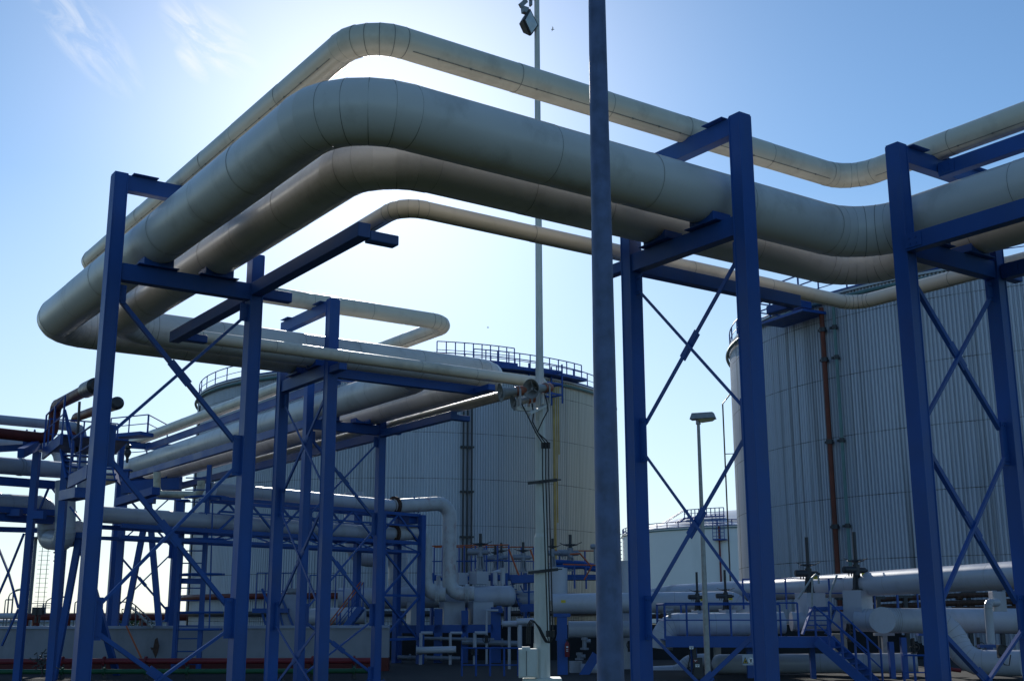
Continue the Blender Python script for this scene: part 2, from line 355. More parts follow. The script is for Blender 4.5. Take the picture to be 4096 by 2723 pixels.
pipe('insulated_pipe', 'slim pale pipe running highest, on top of the tall trestle columns',
     [(17.1, 2, 7.88), (17.1, 13.43, 7.88), (6.84, 13.43, 7.88), (6.84, 27.26, 7.88), (16.88, 27.26, 7.88), (16.88, Y5, 7.88)], .225, .62, 6, 36, lap=-2.3, m='cladc')
pipe('insulated_pipe', 'second thickest clad pipe with a greenish underside, tucked behind and below the widest pipe',
     [(18.07, 2, 6.5), (18.07, 14.26, 6.5), (7.48, 14.26, 6.5), (7.48, 26.9, 6.5), (18.42, 26.9, 6.5), (18.42, Y5, 6.5)], .40, .95, 6, 52)
pipe('insulated_pipe', 'thin cream pipe on the blue outrigger beams, lowest of the overhead bundle',
     [(19.57, 2, 6.28), (19.57, 15.46, 6.28), (8.65, 15.46, 6.28), (8.65, 25.45, 6.12), (18.95, 25.45, 6.1), (18.95, 46.5, 6.1)], .145, .42, 5, 28, sp=2.1, lap=-1.9, m='cladc')

# ------------------------------------------------------------------ trestles
COLW = .24
def trestle(label, o, u, w, L, ltop=3.0, gus=True, group='blue trestles carrying the pipe bundle', plates=(.42, 2.2), p1=1.24, outr=.62, farx=.6, top=True):
    """o: near column, u: towards the far column, w: along the pipes"""
    o = Vector((o[0], o[1], 0)); u = Vector(u); w = Vector(w); ax = (u, w, Z)
    root = thing('pipe_trestle', label, 'trestle', o+Z*GZ, group)
    P = lambda a, b, z: o+u*a+w*b+Z*z
    def column(a, ztop):
        m = MB(); m.box(P(a, 0, (ztop+GZ)/2), (COLW, .25, ztop-GZ), ax)
        for s in (-1, 1):
            m.box(P(a+s*(COLW/2-.008), 0, (ztop+GZ)/2-.01), (.024, .275, ztop-GZ-.03), ax)   # flange lips
        c = m.build('column', M['blue'], root, bevel=.006)
        m = MB(); m.box(P(a, 0, GZ+.02), (.5, .5, .04), ax)
        for i in (-1, 1):
            for j in (-1, 1): m.cyl(P(a+i*.19, j*.19, GZ+.04), P(a+i*.19, j*.19, GZ+.1), .02, n=6)
        m.build('base_plate', M['blue'], c); return c
    cn = column(0, 7.71); cf = column(L, 6.03+farx)
    if top:
        m = MB(); m.box(P((COLW/2+ltop)/2, 0, 7.545), (ltop-COLW/2, .2, .29), ax); tb = m.build('top_beam', M['blue'], root, bevel=.005)
        for a in plates:
            m = MB(); m.box(P(a, 0, 7.70), (.46, .42, .014), ax); m.box(P(a, 0, 7.692), (.3, .1, .012), ax); m.build('slide_plate', M['blue'], tb)
        m = MB(); m.box(P(p1, .0, 7.672+.03), (.16, .3, .04), ax); m.box(P(p1, 0, 7.71), (.03, .3, .05), ax); m.build('pipe_shoe', M['blue'], tb)
    m = MB(); m.box(P(L/2, 0, 5.885), (L-COLW, .2, .31), ax); lb = m.build('lower_beam', M['blue'], root, bevel=.005)
    m = MB(); m.box(P(L+COLW/2+outr/2, 0, 5.90), (outr, .18, .2), ax); m.build('outrigger', M['blue'], root, bevel=.02)
    for a, r, zc in ((.76, .45, 6.57), (1.90, .40, 6.5)):
        m = MB(); m.box(P(a, 0, 6.052), (.74, .44, .016), ax)
        n = 10; arc = []
        for k in range(n+1):
            x = -.27+.54*k/n; arc.append((x, zc-math.sqrt(max(.01, r*r-x*x))-.004+.012))
        for b in (-.19, .19):
            poly = [P(a-.27, b, 6.06), P(a+.27, b, 6.06)]+[P(a+x, b, z) for x, z in arc[::-1]]
            m.prism(poly, w*.014)
        for s in (-.262, .262): m.box(P(a+s, 0.007, (6.06+arc[0][1])/2), (.014, .38, arc[0][1]-6.06-.004), ax)
        m.box(P(a, 0, 6.06+(zc-r-6.06)/2-.01), (.02, .36, max(.03, zc-r-6.06-.02)), ax)
        m.build('pipe_shoe', M['blue'], root)
    if gus:
        a0, a1 = COLW/2, L-COLW/2
        def gp(a, s, z0, z1, c):
            m = MB(); m.box(P(a+s*.075, 0, (z0+z1)/2), (.15, .022, z1-z0), ax)
            for zz in (z0+.06, z1-.06):
                for k in (.05, .11): m.cyl(P(a+s*k, -.028, zz), P(a+s*k, .028, zz), .015, n=6)
            m.build('gusset_plate', M['blue'], c)
        for c, a, s in ((cn, a0, 1), (cf, a1, -1)):
            gp(a, s, 5.32, 5.66, c); gp(a, s, 2.42, 3.16, c); gp(a, s, -.46, .24, c); gp(a, s, GZ+.05, -1.72, c)
        for zt, zb in ((5.36, 3.04), (2.56, .12), (-.34, -1.85)):
            A, B, C, D = P(a0+.1, 0, zt), P(a1-.1, 0, zb), P(a1-.1, 0, zt), P(a0+.1, 0, zb)
            m = MB(); m.angle(A+w*.018, B+w*.018, .075, up=w.cross((B-A).normalized())); 
            br = m.build('brace', M['blue'], root)
            d = (B-A).normalized(); c = (A+B)/2; m = MB(); m.bar(c-d*.26+w*.03, c+d*.26+w*.03, .02, .15, d.cross(w)); m.build('splice_plate', M['blue'], br)
            m = MB(); m.angle(C-w*.018, D-w*.018, .052, up=w.cross((D-C).normalized())); m.build('brace', M['blue'], root)
    return root, P, ax
def longbeam(root, a, b, tip=None, w=.2, h=.25, name='pipe_beam', splice=True):
    m = MB(); m.bar(a, b, w, h); 
    o = m.build(name, M['blue'], root, bevel=.006)
    if splice:
        d = (Vector(b)-Vector(a)).normalized(); m = MB(); m.bar(Vector(a)+d*.005, Vector(a)+d*.32, w+.03, h*.74)
        for k in (.1, .22):
            for s in (-.05, .05): 
                x = d.cross(Z); m.cyl(Vector(a)+d*k+Z*s-x*(w/2+.03), Vector(a)+d*k+Z*s+x*(w/2+.03), .014, n=6)
        m.build('splice_plate', M['blue'], o)
    return o
X, Yv = V(1, 0, 0), V(0, 1, 0)
# T1 under the right run
r, P, ax = trestle('tall blue trestle at the right edge, straddling the weathered tank behind', (16.05, 11.58), X, Yv, 2.55)
longbeam(r, (15.99, 11.44, 5.90), (15.99, 2.5, 5.90), w=.2, h=.29)
longbeam(r, (17.1, 11.46, 7.43), (17.1, 2.5, 7.43), w=.18, h=.26)
longbeam(r, (18.68, 11.44, 5.86), (18.68, 2.5, 5.86), w=.2, h=.26)
# T2 under the front run
r, P, ax = trestle('blue trestle with the white tank and small lamp post seen through its X braces', (12.96, 12.22), Yv, X, 2.72)
longbeam(r, (13.09, 14.94, 5.86), (17.2, 14.94, 5.86), w=.2, h=.23, splice=False)
m = MB(); m.box((17.1, 15.3, 5.80), (.2, .55, .17)); m.build('outrigger', M['blue'], r, bevel=.02)
# T3 under the left run
r, P, ax = trestle('nearest blue trestle on the left with two crossed braces, leftmost of the big ones', (5.59, 20.41), X, Yv, 2.67)
longbeam(r, (8.25, 20.27, 5.93), (8.25, 15.95, 5.93), w=.22, h=.24, splice=False)
longbeam(r, (8.25, 20.55, 5.88), (8.25, 24.85, 5.88), w=.22, h=.24, splice=False)
for y in (16.05, 24.6):
    m = MB(); m.box((8.62, y, 5.86), (.52, .22, .17)); m.build('outrigger', M['blue'], r, bevel=.02)
# T4 under the back run
r, P, ax = trestle('blue trestle whose tall column stands in front of the back pipe run', (12.68, 26.12), Yv, X, 2.9, plates=(.55, 2.55), p1=1.14, outr=.02)
m = MB(); m.box((12.68, 25.72, 5.86), (.22, .56, .18)); m.build('outrigger', M['blue'], r, bevel=.02)
longbeam(r, (12.81, 26.1, 5.80), (17.05, 26.1, 5.80), w=.2, h=.23, splice=False)
m = MB(); m.box((16.95, 25.62, 5.76), (.22, .74, .17)); m.build('outrigger', M['blue'], r, bevel=.02)
# T5, T6 under the far run
r, P, ax = trestle('blue trestle behind the centre one, under the pipes that run away to the left', (15.95, 34.4), X, Yv, 2.67)
longbeam(r, (18.62, 34.26, 5.78), (18.62, 29.8, 5.78), w=.22, h=.24, splice=False)
m = MB(); m.box((18.98, 29.95, 5.74), (.5, .22, .17)); m.build('outrigger', M['blue'], r, bevel=.02)
longbeam(r, (18.62, 34.54, 5.72), (18.62, 54.3, 5.72), w=.24, h=.27, splice=False)
longbeam(r, (16.0, 34.54, 5.92), (16.0, 54.3, 5.92), w=.18, h=.27, splice=False)
longbeam(r, (17.05, 34.52, 7.45), (17.05, 54.3, 7.45), w=.18, h=.27, splice=False)
r, P, ax = trestle('farthest blue trestle, where the pipe run meets the left station', (15.95, 54.5), X, Yv, 2.8)
# ------------------------------------------------------------------ tanks
def tank(name, label, azd, D, R, h, mt, ncor, amp=.022, arc=(0, 360), rail=True, roofh=.9, group=None, rim='rimpipe', post=1.9, pw=.06):
    a = math.radians(azd); c = (HD*math.cos(a)+RT*math.sin(a))*D
    root = thing(name, label, 'tank', c+Z*GZ, group); z0, z1 = GZ, h
    m = MB()
    if ncor:
        N = ncor*5
        prof = [0, 0, 0, -amp, -amp]
        rings = []
        for z in (z0, z0+.3*(z1-z0), z0+.6*(z1-z0), z1):
            rings.append(m.add([c+V(math.cos(2*math.pi*i/N)*(R+prof[i % 5]), math.sin(2*math.pi*i/N)*(R+prof[i % 5]), z) for i in range(N)]))
        for A, B in zip(rings, rings[1:]): m.quad_ring(A, B, 0)
    else: m.cyl(c+Z*z0, c+Z*z1, R, n=160, caps=False)
    sh = m.build('shell', mt, root, ncor == 0)
    m = MB(); m.lathe(c+Z*(z1-.02), Z, [(R+.10, 0), (R+.10, .12), (R-.3, .16), (R*.7, roofh*.55), (R*.35, roofh*.9), (.05, roofh)], 160); m.build('roof', M['roof'], root, True)
    m = MB(); m.torus(c+Z*(z1-.28), Z, R+.16, .10, 160, 8); m.build('rim_pipe', M[rim], root, True)
    tu = HD*math.cos(a)+RT*math.sin(a); tv = RT*math.cos(a)-HD*math.sin(a)
    P = lambda az, rr, z: c+(-tu*math.cos(az)+tv*math.sin(az))*rr+Z*z      # az 0 faces the camera
    if rail:
        m = MB(); N = int(2*math.pi*R/post); 
        for k in range(N): t = 2*math.pi*k/N; m.bar(P(t, R-.05, z1+.05), P(t, R-.05, z1+1.15), pw, pw)
        for z, q in ((1.15, pw*.65), (.62, pw*.42)): m.torus(c+Z*(z1+z), Z, R-.05, q, 200, 6)
        m.torus(c+Z*(z1+.17), Z, R-.03, .07, 200, 4)
        m.build('railing', M['blued'], root)
    return root, P
azc = lambda px: math.atan((px-2048)/4803)
def on_tank(px, D, R, azd):
    a = azc(px)-math.radians(azd); b = math.cos(a); rr = D*b-math.sqrt(max(0, (D*b)**2-D*D+R*R))
    return math.atan2(rr*math.sin(a), D-rr*math.cos(a))
hB, DB, RB = 16.1, 95, 16.72
pb = lambda px: on_tank(px, DB, RB, -5.1)
tk, PB = tank('storage_tank', 'big corrugated grey storage tank in the centre with a yellow rust streak', -5.1, DB, RB, hB, M['tankB'], 540, amp=.075)
def arcrail(root, P, R, a0, a1, zb, n, h=1.1, name='walkway_railing', deck=True, pw=.06):
    m = MB(); top = []; mid = []; dk = []
    for k in range(n+1):
        t = a0+(a1-a0)*k/n; m.bar(P(t, R, zb), P(t, R, zb+h), pw, pw); top.append(P(t, R, zb+h)); mid.append(P(t, R, zb+h*.52)); dk.append(P(t, R, zb-.05))
    m.tube(top, pw*.65, 6); m.tube(mid, pw*.45, 6)
    if deck:
        for p, q in zip(dk, dk[1:]): m.bar(p, q, .9, .22)
    return m.build(name, M['blued'], root)
arcrail(tk, PB, RB-1.4, pb(1745), pb(2105), hB+1.0, 9, 1.25)
arcrail(tk, PB, RB+.40, pb(1880), pb(2320), hB+.35, 11, 1.1)
m = MB()                                  # stair-head platform on the rim
tt = (pb(2112), pb(2204))
for t in tt:
    for rr in (RB+.2, RB+1.3): m.bar(PB(t, rr, hB-1.9), PB(t, rr, hB+.9), .09, .09)
for z in (-1.3, -.55, .35):
    for t in tt: m.bar(PB(t, RB+.2, hB+z), PB(t, RB+1.3, hB+z), .08, .12)
    for rr in (RB+.2, RB+1.3): m.bar(PB(tt[0], rr, hB+z), PB(tt[1], rr, hB+z), .08, .12)
m.build('stair_platform', M['blued'], tk)
for dt in (-.005, .012, .03):             # three riser pipes on the shell
    m = MB(); t = pb(1848)+dt
    m.cyl(PB(t, RB+.22, GZ), PB(t, RB+.22, hB-.9), .065, n=8)
    for z in range(1, 16, 3): m.bar(PB(t-.01, RB+.12, GZ+z), PB(t+.01, RB+.12, GZ+z), .25, .12)
    m.build('riser_pipe', M['dark'], tk, True)
m = MB(); m.cyl(PB(math.radians(-68), RB+.2, GZ), PB(math.radians(-68), RB+.2, hB-1), .07, n=8); m.build('riser_pipe', M['dark'], tk, True)
m = MB()                                  # rust streak lies on the ribs as a thin skin
for k, (t, w, zb) in enumerate(((2222, .008, GZ), (2232, .0045, GZ+8.2), (2240, .0045, GZ+13))):
    t = pb(t); a = [PB(t-w, RB+.006+.004*k, zb), PB(t+w, RB+.006+.004*k, zb), PB(t+w*.8, RB+.006+.004*k, hB-.4), PB(t-w, RB+.006+.004*k, hB-.4)]
    m.prism(a, PB(t, .003, 0)-PB(t, 0, 0))
m.build('rust_streak', M['rusty'], tk)
for z, q, mm, nm in ((1.0, .2, 'dred', 'ring_main'), (-.15, .18, 'dark', 'ring_main'), (-1.2, .10, 'orange', 'ring_main')):
    m = MB(); a = MB(); pts = [PB(math.radians(t), RB+.5, z) for t in range(-84, 60, 4)]; m.tube(pts, q, 10); m.build(nm, M[mm], tk, True)
hC, DC, RC = 16.1, 77.3, 19.2
tk, PC = tank('storage_tank', 'weathered corrugated storage tank on the right with dark drip streaks and a red riser pipe', 25.15, DC, RC, hC, M['tankC'], 600, amp=.085)
for px, q, mm, off in ((3376, .13, 'redox', .3), (3424, .09, 'rimpipe', .25)):
    t = on_tank(px, DC, RC, 25.15); m = MB(); m.cyl(PC(t, RC+off, GZ), PC(t, RC+off, hC-.6), q, n=10)
    for z in (0.5, 4, 8.3, 12.6, 14.2): m.cyl(PC(t, RC+off, z), PC(t, RC+off, z+.22), q*1.5, n=10, mat=1); m.bar(PC(t, RC, z+.1), PC(t-.012, RC+off+.1, z+.1), .12, .12, None, 1)
    m.build('riser_pipe', [M[mm], M['dark']], tk, True)
t = on_tank(3290, DC, RC, 25.15); m = MB()   # top landing platform
m.box(PC(t, RC+.9, hC-.9), (3.4, 1.6, .14), (PC(t+.01, RC, 0)-PC(t, RC, 0)).length and ((PC(t+.01, RC, 0)-PC(t, RC, 0)).normalized(), (PC(t, 1, 0)-PC(t, 0, 0)).normalized(), Z))
tx, ty = (PC(t+.01, RC, 0)-PC(t, RC, 0)).normalized(), (PC(t, 1, 0)-PC(t, 0, 0)).normalized(); c0 = PC(t, RC+.9, hC-.8)
for i in (-1.7, -.6, .6, 1.7):
    m.bar(c0+tx*i+ty*1, c0+tx*i+ty*1+Z*1.7, .07, .07)
for z in (.5, 1.0, 1.7): m.bar(c0-tx*1.7+ty*1+Z*z, c0+tx*1.7+ty*1+Z*z, .06, .06); m.bar(c0-tx*1.7+ty*1+Z*z, c0-tx*1.7-ty+Z*z, .06, .06); m.bar(c0+tx*1.7+ty*1+Z*z, c0+tx*1.7-ty+Z*z, .06, .06)
m.box(c0+ty*.2+Z*.6+tx*.9, (.9, .7, .9), (tx, ty, Z)); m.build('access_platform', M['blued'], tk)
tl = on_tank(2950, DC, RC, 25.15)-.11
m = MB(); b0 = PC(tl, RC+.7, 0)             # cable riser standing off the left edge
m.tube([b0+Z*GZ, b0+Z*(hC-2.9), PC(tl, RC+.2, hC-2.3), PC(tl, RC-1.2, hC-1.2)], .05, 6)
for z in (1.2, 5.6, 9.9): m.bar(b0+Z*z, PC(tl, RC-.2, z), .05, .05)
m.build('cable_riser', M['dark'], tk)
# white tank far behind
hD, DD, RD = 14.6, 240, 27.7
tk, PD = tank('storage_tank', 'smooth white storage tank seen small between the trestle columns', 11.93, DD, RD, hD, M['tankw'], 0, roofh=4.8, rim='rimpipe', post=2.6, pw=.13)
pd = lambda px: on_tank(px, DD, RD, 11.93)
arcrail(tk, PD, RD-6, pd(2655), pd(2862), hD+2.3, 10, 1.5, pw=.13)
m = MB()
for s in (-.01, .012): m.bar(PD(pd(2630)+s, RD-2.6, hD+.2), PD(pd(2655)+s, RD-6, hD+2.3), .14, .3); m.bar(PD(pd(2630)+s, RD-2.6, hD+1.6), PD(pd(2655)+s, RD-6, hD+3.8), .14, .14)
m.build('roof_stair', M['blued'], tk)
t = on_tank(2895, DD, RD, 11.93); tx, ty = (PD(t+.01, RD, 0)-PD(t, RD, 0)).normalized(), (PD(t, 1, 0)-PD(t, 0, 0)).normalized(); c0 = PD(t, RD+.8, hD-2.4); m = MB()
m.box(c0, (2.2, 1.6, .25), (tx, ty, Z))
for i in (-1.05, -.35, .35, 1.05): m.bar(c0+tx*i+ty*.8, c0+tx*i+ty*.8+Z*4.4, .09, .09)
for z in (.6, 1.2, 1.8, 2.8, 3.6, 4.4): m.bar(c0-tx*1.05+ty*.8+Z*z, c0+tx*1.05+ty*.8+Z*z, .08, .08)
m.build('ladder_cage', M['blued'], tk)
m = MB(); m.cyl(PD(t-.01, RD+.3, GZ), PD(t-.01, RD+.3, hD), .16, n=8); m.build('riser_pipe', M['red'], tk, True)
tl = on_tank(2497, DD, RD, 11.93)-.05; m = MB()
for k in range(22):
    z = GZ+.4+k*(hD-GZ+.6)/22; m.box(PD(tl+.004*(k % 6), RD+.9, z), (1.3, 1.2, .1), (RT, HD, Z)); m.bar(PD(tl+.004*(k % 6), RD+1.6, z), PD(tl+.004*(k % 6), RD+1.6, z+1.2), .07, .07)
m.build('spiral_stair', M['blued'], tk)
for px in (2548, 2576):
    m = MB(); p = at(px, 2150, 225); m.cyl(p, at(px, 1905 if px == 2548 else 1965, 225), .05, n=5)
    tag(m.build('whip_antenna', M['farsteel']), 'hair-thin mast rising above the white tank, '+('nearer the blue column' if px == 2548 else 'just right of a taller one'), 'antenna', 'thin masts by the white tank')

# ------------------------------------------------------------------ poles, mast, lamps, horns
m = MB(); b = at(2437.5, 2442, 8.7); b.z = 0
rt = thing('lamp_pole', 'thick tapered galvanised pole, nearest thing to the viewer, cut off by the frame top', 'pole', b+Z*GZ)
m.cyl(b+Z*GZ, b+Z*6.9, .107, .059, n=32); m.build('pole', M['galv'], rt, True)
m = MB(); m.box(b+Z*(GZ+.015), (.4, .4, .03)); m.build('base_plate', M['galv'], rt)
m = MB(); m.tube([b+Z*6.9, b+Z*7.3+RT*.1, b+Z*7.5+RT*.6], .045, 10); m.box(b+Z*7.52+RT*.95, (.7, .26, .14), (RT, HD, Z)); m.build('lamp_head', M['galvl'], rt, True)
dm = 30.0; b = at(2166, 2442, dm); b.z = 0
def zat(py, d, px=2160): return at(px, py, d).z
rt = thing('lighting_mast', 'pale stepped mast rising out of the frame, carrying the horns and floodlight', 'mast', b+Z*GZ)
m = MB(); z1, z2, z3 = zat(2708, dm), zat(2148, dm), zat(1825, dm)
m.cyl(b+Z*z1, b+Z*zat(2570, dm), .205, n=8, caps=False); m.cyl(b+Z*zat(2570, dm), b+Z*z2, .195, .175, n=8); m.cyl(b+Z*z2, b+Z*(z2+.1), .175, .14, n=8)
m.cyl(b+Z*z2, b+Z*z3, .14, .135, n=8); m.cyl(b+Z*z3, b+Z*zat(1450, dm), .135, .108, n=8); m.cyl(b+Z*zat(1450, dm), b+Z*17.8, .10, .07, n=12)
m.build('mast_shaft', M['mastp'], rt, True, angle=20)
m = MB(); m.box(b+Z*((GZ+z1)/2), (.95, .95, z1-GZ), (RT, HD, Z)); m.build('foundation', M['mastp'], rt, bevel=.02)
for py in (1930, 2285):
    m = MB(); z = zat(py, dm); m.bar(b-HD*.2+RT*-.33+Z*(z-.03), b-HD*.2+RT*.42+Z*(z+.05), .05, .075); m.bar(b-HD*.2+RT*.42+Z*(z+.05), b-HD*.2+RT*.52+Z*(z+.055), .05, .03); m.bar(b-HD*.21+RT*-.33+Z*(z+.01), b-HD*.21+RT*-.05+Z*(z+.038), .04, .02, None, 1)
    m.build('cable_clamp', [M['dark'], M['galvl']], rt)
m = MB(); bx = at(2112, 2650, dm-.35); m.box(bx, (.46, .36, .68), (RT, HD, Z)); m.box(bx-HD*.185+RT*.0, (.42, .02, .62), (RT, HD, Z)); m.box(bx-HD*.2+RT*-.04, (.012, .02, .58), (RT, HD, Z), 1)
m.box(bx+Z*.36+RT*-.05, (.2, .2, .05), (RT, HD, Z)); m.build('junction_box', [M['mastp'], M['dark']], rt, bevel=.008)
# cables: loops over the box, then up the mast to the horns
for k in range(3):
    off = .055*k; m = MB(); q = K(2000, 2223, 3.136); dd = dm-.42
    a = [q(335+22*k, 1100, dd), q(335+22*k, 950, dd), q(350+20*k, 850, dd), q(385+15*k, 800+12*k, dd), q(430+10*k, 815+14*k, dd), q(480+12*k, 900, dd), q(530+14*k, 1010, dd), q(570+14*k, 1075, dd), q(615+10*k, 1090-8*k, dd), q(600+33*k, 1020, dd-.02*k)]
    up = [q(598+33*k, 1000, dd), q(590+33*k, 700, dd)]
    q2 = K(1900, 1450, 3.136); up += [q2(848+38*k, 1400, dd), q2(848+38*k, 1040, dd), q2(845+38*k, 1005, dd), q2(820+32*k, 965, dd)]
    ends = ([q2(770, 890, dd), q2(640, 620, dd), q2(575, 500, dd-.2)], [q2(785, 870, dd), q2(722, 740, dd), q2(735, 640, dd), q2(715, 510, dd-.1)], [q2(782, 870, dd), q2(860, 700, dd), q2(915, 600, dd), q2(900, 480, dd), q2(872, 390, dd)])[k]
    m.tube(a+up+ends, .0165, 8)
    for s in (q2(848+38*k, 1050, dd), q(598+33*k, 985, dd)): m.cyl(s-Z*.05, s+Z*.1, .042, n=8)
    tag(m.build('cable', M['black'], None, True), ('black cable climbing the mast to the left horn', 'black cable climbing the mast to the rear low horn', 'black cable climbing the mast to the right horn')[k], 'cable', 'cables on the mast')
m = MB(); q2 = K(1900, 1450, 3.136)
m.bar(q2(520, 575, dm-.5), q2(760, 590, dm-.3), .1, .1); m.bar(q2(680, 640, dm-.7), q2(880, 540, dm-.1), .1, .06); m.bar(q2(800, 525, dm-.1), q2(900, 515, dm-.1), .05, .04); m.bar(q2(785, 600, dm-.14), q2(785, 715, dm-.14), .03, .02)
m.build('horn_bracket', M['mastp'], rt)
def horn(label, mouth, back, R):
    d = (back-mouth); L = d.length; r0 = thing('loudspeaker_horn', label, 'loudspeaker', mouth, 'horn loudspeakers on the mast'); d = d/L
    m = MB(); pr = [(R, 0), (R*1.04, .004), (R*.80, L*.05), (R*.62, L*.12), (R*.49, L*.26), (R*.43, L*.42), (R*.40, L*.62)]
    m.lathe(mouth, d, pr, 28); m.lathe(mouth+d*.006, d, [(R*.985, 0), (R*.77, L*.05), (R*.59, L*.12), (R*.46, L*.26), (.02, L*.34)], 28)
    m.cyl(mouth+d*(L*.05), mouth+d*(L*.3), R*.16, n=12); x = d.cross(Z).normalized(); u = x.cross(d)
    for k in range(3):
        t = 2*math.pi*(k/3+.25); o = x*math.cos(t)+u*math.sin(t); m.bar(mouth+d*(L*.09)+o*(R*.14), mouth+d*(L*.05)+o*(R*.85), .02, .02)
    m.build('horn', M['horn'], r0, True, angle=50)
    m = MB(); m.lathe(mouth, d, [(R*.44, L*.6), (R*.50, L*.62), (R*.52, L*.80), (R*.50, L*.90), (R*.36, L*.98), (.01, L)], 24); m.build('driver', M['hornr'], r0, True)
    m = MB(); m.torus(mouth+d*(L*.70), d, R*.53, .012, 24, 6); m.bar(mouth+d*(L*.7)-x*(R*.56)+u*.02, mouth+d*(L*.7)-x*(R*.56)-Z*.42, .012, .055, d); m.bar(mouth+d*(L*.7)+x*(R*.56)+u*.02, mouth+d*(L*.7)+x*(R*.56)-Z*.42, .012, .055, d); m.build('yoke', M['galvl'], r0)
    return r0
horn('grey horn loudspeaker on the mast whose mouth points left', q2(316, 378, dm-.8), q2(650, 340, dm-.6), .235)
horn('grey horn loudspeaker on the mast with its mouth turned to the viewer, topmost right', q2(702, 328, dm-.85), q2(960, 312, dm-.1), .245)
horn('half hidden horn loudspeaker below the others, behind its bracket', q2(480, 505, dm-.15), q2(790, 440, dm+.1), .2)
# floodlight
fc = at(2122, 85, dm-.25); r0 = thing('floodlight', 'floodlight with diamond shaped glass hanging beside the mast at the frame top', 'floodlight', fc)
q3 = K(2000, 0, 3.136); c = [q3(380, 125, dm-.35), q3(475, 320, dm-.1), q3(392, 435, dm-.2), q3(308, 250, dm-.5)]
nrm = (c[1]-c[0]).cross(c[3]-c[0]).normalized(); nrm = nrm if nrm.dot(HD) > 0 else -nrm
m = MB(); ctr = sum(c, V(0, 0, 0))/4; back = [ctr+(p-ctr)*.62+nrm*.3 for p in c]; fr = [ctr+(p-ctr)*1.08 for p in c]
A, B, C2 = m.add(fr), m.add([p+nrm*.06 for p in fr]), m.add(back)
m.quad_ring(A, B, 0); m.quad_ring(B, C2, 0); m.face(C2, 0); m.face(A, 0); m.build('housing', M['dark'], r0)
m = MB(); m.prism([ctr+(p-ctr)*.9-nrm*.012 for p in c], nrm*.008); m.build('front_glass', M['glass'], r0)
m = MB(); m.bar(q3(250, 80, dm-.3), q3(330, 10, dm-.1), .06, .12); m.bar(q3(385, 75, dm-.1), q3(385, -40, dm), .05, .1); m.bar(q3(330, 120, dm-.2), q3(300, 150, dm-.1), .2, .2); m.bar(q3(200, -25, dm-.2), q3(490, -15, dm), .08, .08); m.build('bracket', M['galvl'], r0)
# small lamp post
dl = 33; b = at(2822, 2442, dl); b.z = 0; r0 = thing('lamp_post', 'slim galvanised lamp post with a flat box lamp, seen between two blue columns', 'lamp post', b+Z*GZ)
zt = at(2780, 1690, dl).z; m = MB(); m.cyl(b+Z*GZ, b+Z*-.1, .078, n=16); m.cyl(b+Z*-.1, b+Z*zt, .073, .045, n=16); m.build('pole', M['galvl'], r0, True)
q4 = K(1800, 1000, 1.96); hc = b+Z*zt; m = MB()
hd2 = (RT*.93-HD*.36).normalized(); sd = hd2.cross(Z)
top = [hc+hd2*x+sd*y+Z*.27 for x, y in ((-.16, -.13), (.44, -.13), (.44, .13), (-.16, .13))]; bot = [hc+hd2*x+sd*y+Z*.09 for x, y in ((-.22, -.17), (.5, -.17), (.5, .17), (-.22, .17))]
A, B = m.add(bot), m.add(top); m.quad_ring(A, B, 0); m.face(B, 0); m.face(A[::-1], 0); m.cyl(hc-Z*.05, hc+Z*.12, .07, n=10); m.build('lamp_head', M['galvl'], r0, bevel=.012)
m = MB(); bo = [hc+hd2*x+sd*y+Z*z for x, y, z in ((.02, -.14, .085), (.46, -.14, .085), (.46, .14, .085), (.02, .14, .085))]; bl = [hc+hd2*x+sd*y+Z*z for x, y, z in ((.08, -.09, -.0), (.40, -.09, .03), (.40, .09, .03), (.08, .09, 0))]
A, B = m.add(bo), m.add(bl); m.quad_ring(A, B, 0); m.face(B, 0); m.build('diffuser', M['lens'], r0, True)
# gulls far off
def gull(px, py, d, s, label):
    c = at(px, py, d); m = MB(); m.lathe(c-RT*(.3*s), RT, [(.01, 0), (.07*s, .12*s), (.09*s, .28*s), (.05*s, .48*s), (.01, .6*s)], 8)
    for k in (-1, 1):
        w = [c+HD*(k*.06*s), c+HD*(k*.4*s)+Z*(.16*s), c+HD*(k*.75*s)+Z*(.08*s)-RT*(.12*s)]
        for p0, p1, ch in ((w[0], w[1], .16), (w[1], w[2], .10)): m.prism([p0+RT*(ch*s*.5), p1+RT*(ch*s*.4), p1-RT*(ch*s*.4), p0-RT*(ch*s*.5)], Z*.02)
    tag(m.build('seagull', M['whitep'], None, True), label, 'bird', 'gulls in the sky')
gull(2211, 119, 150, .9, 'tiny white gull flying right of the floodlight')
gull(1952, 1310, 260, 1.0, 'tiny distant gull above the centre tank railing')
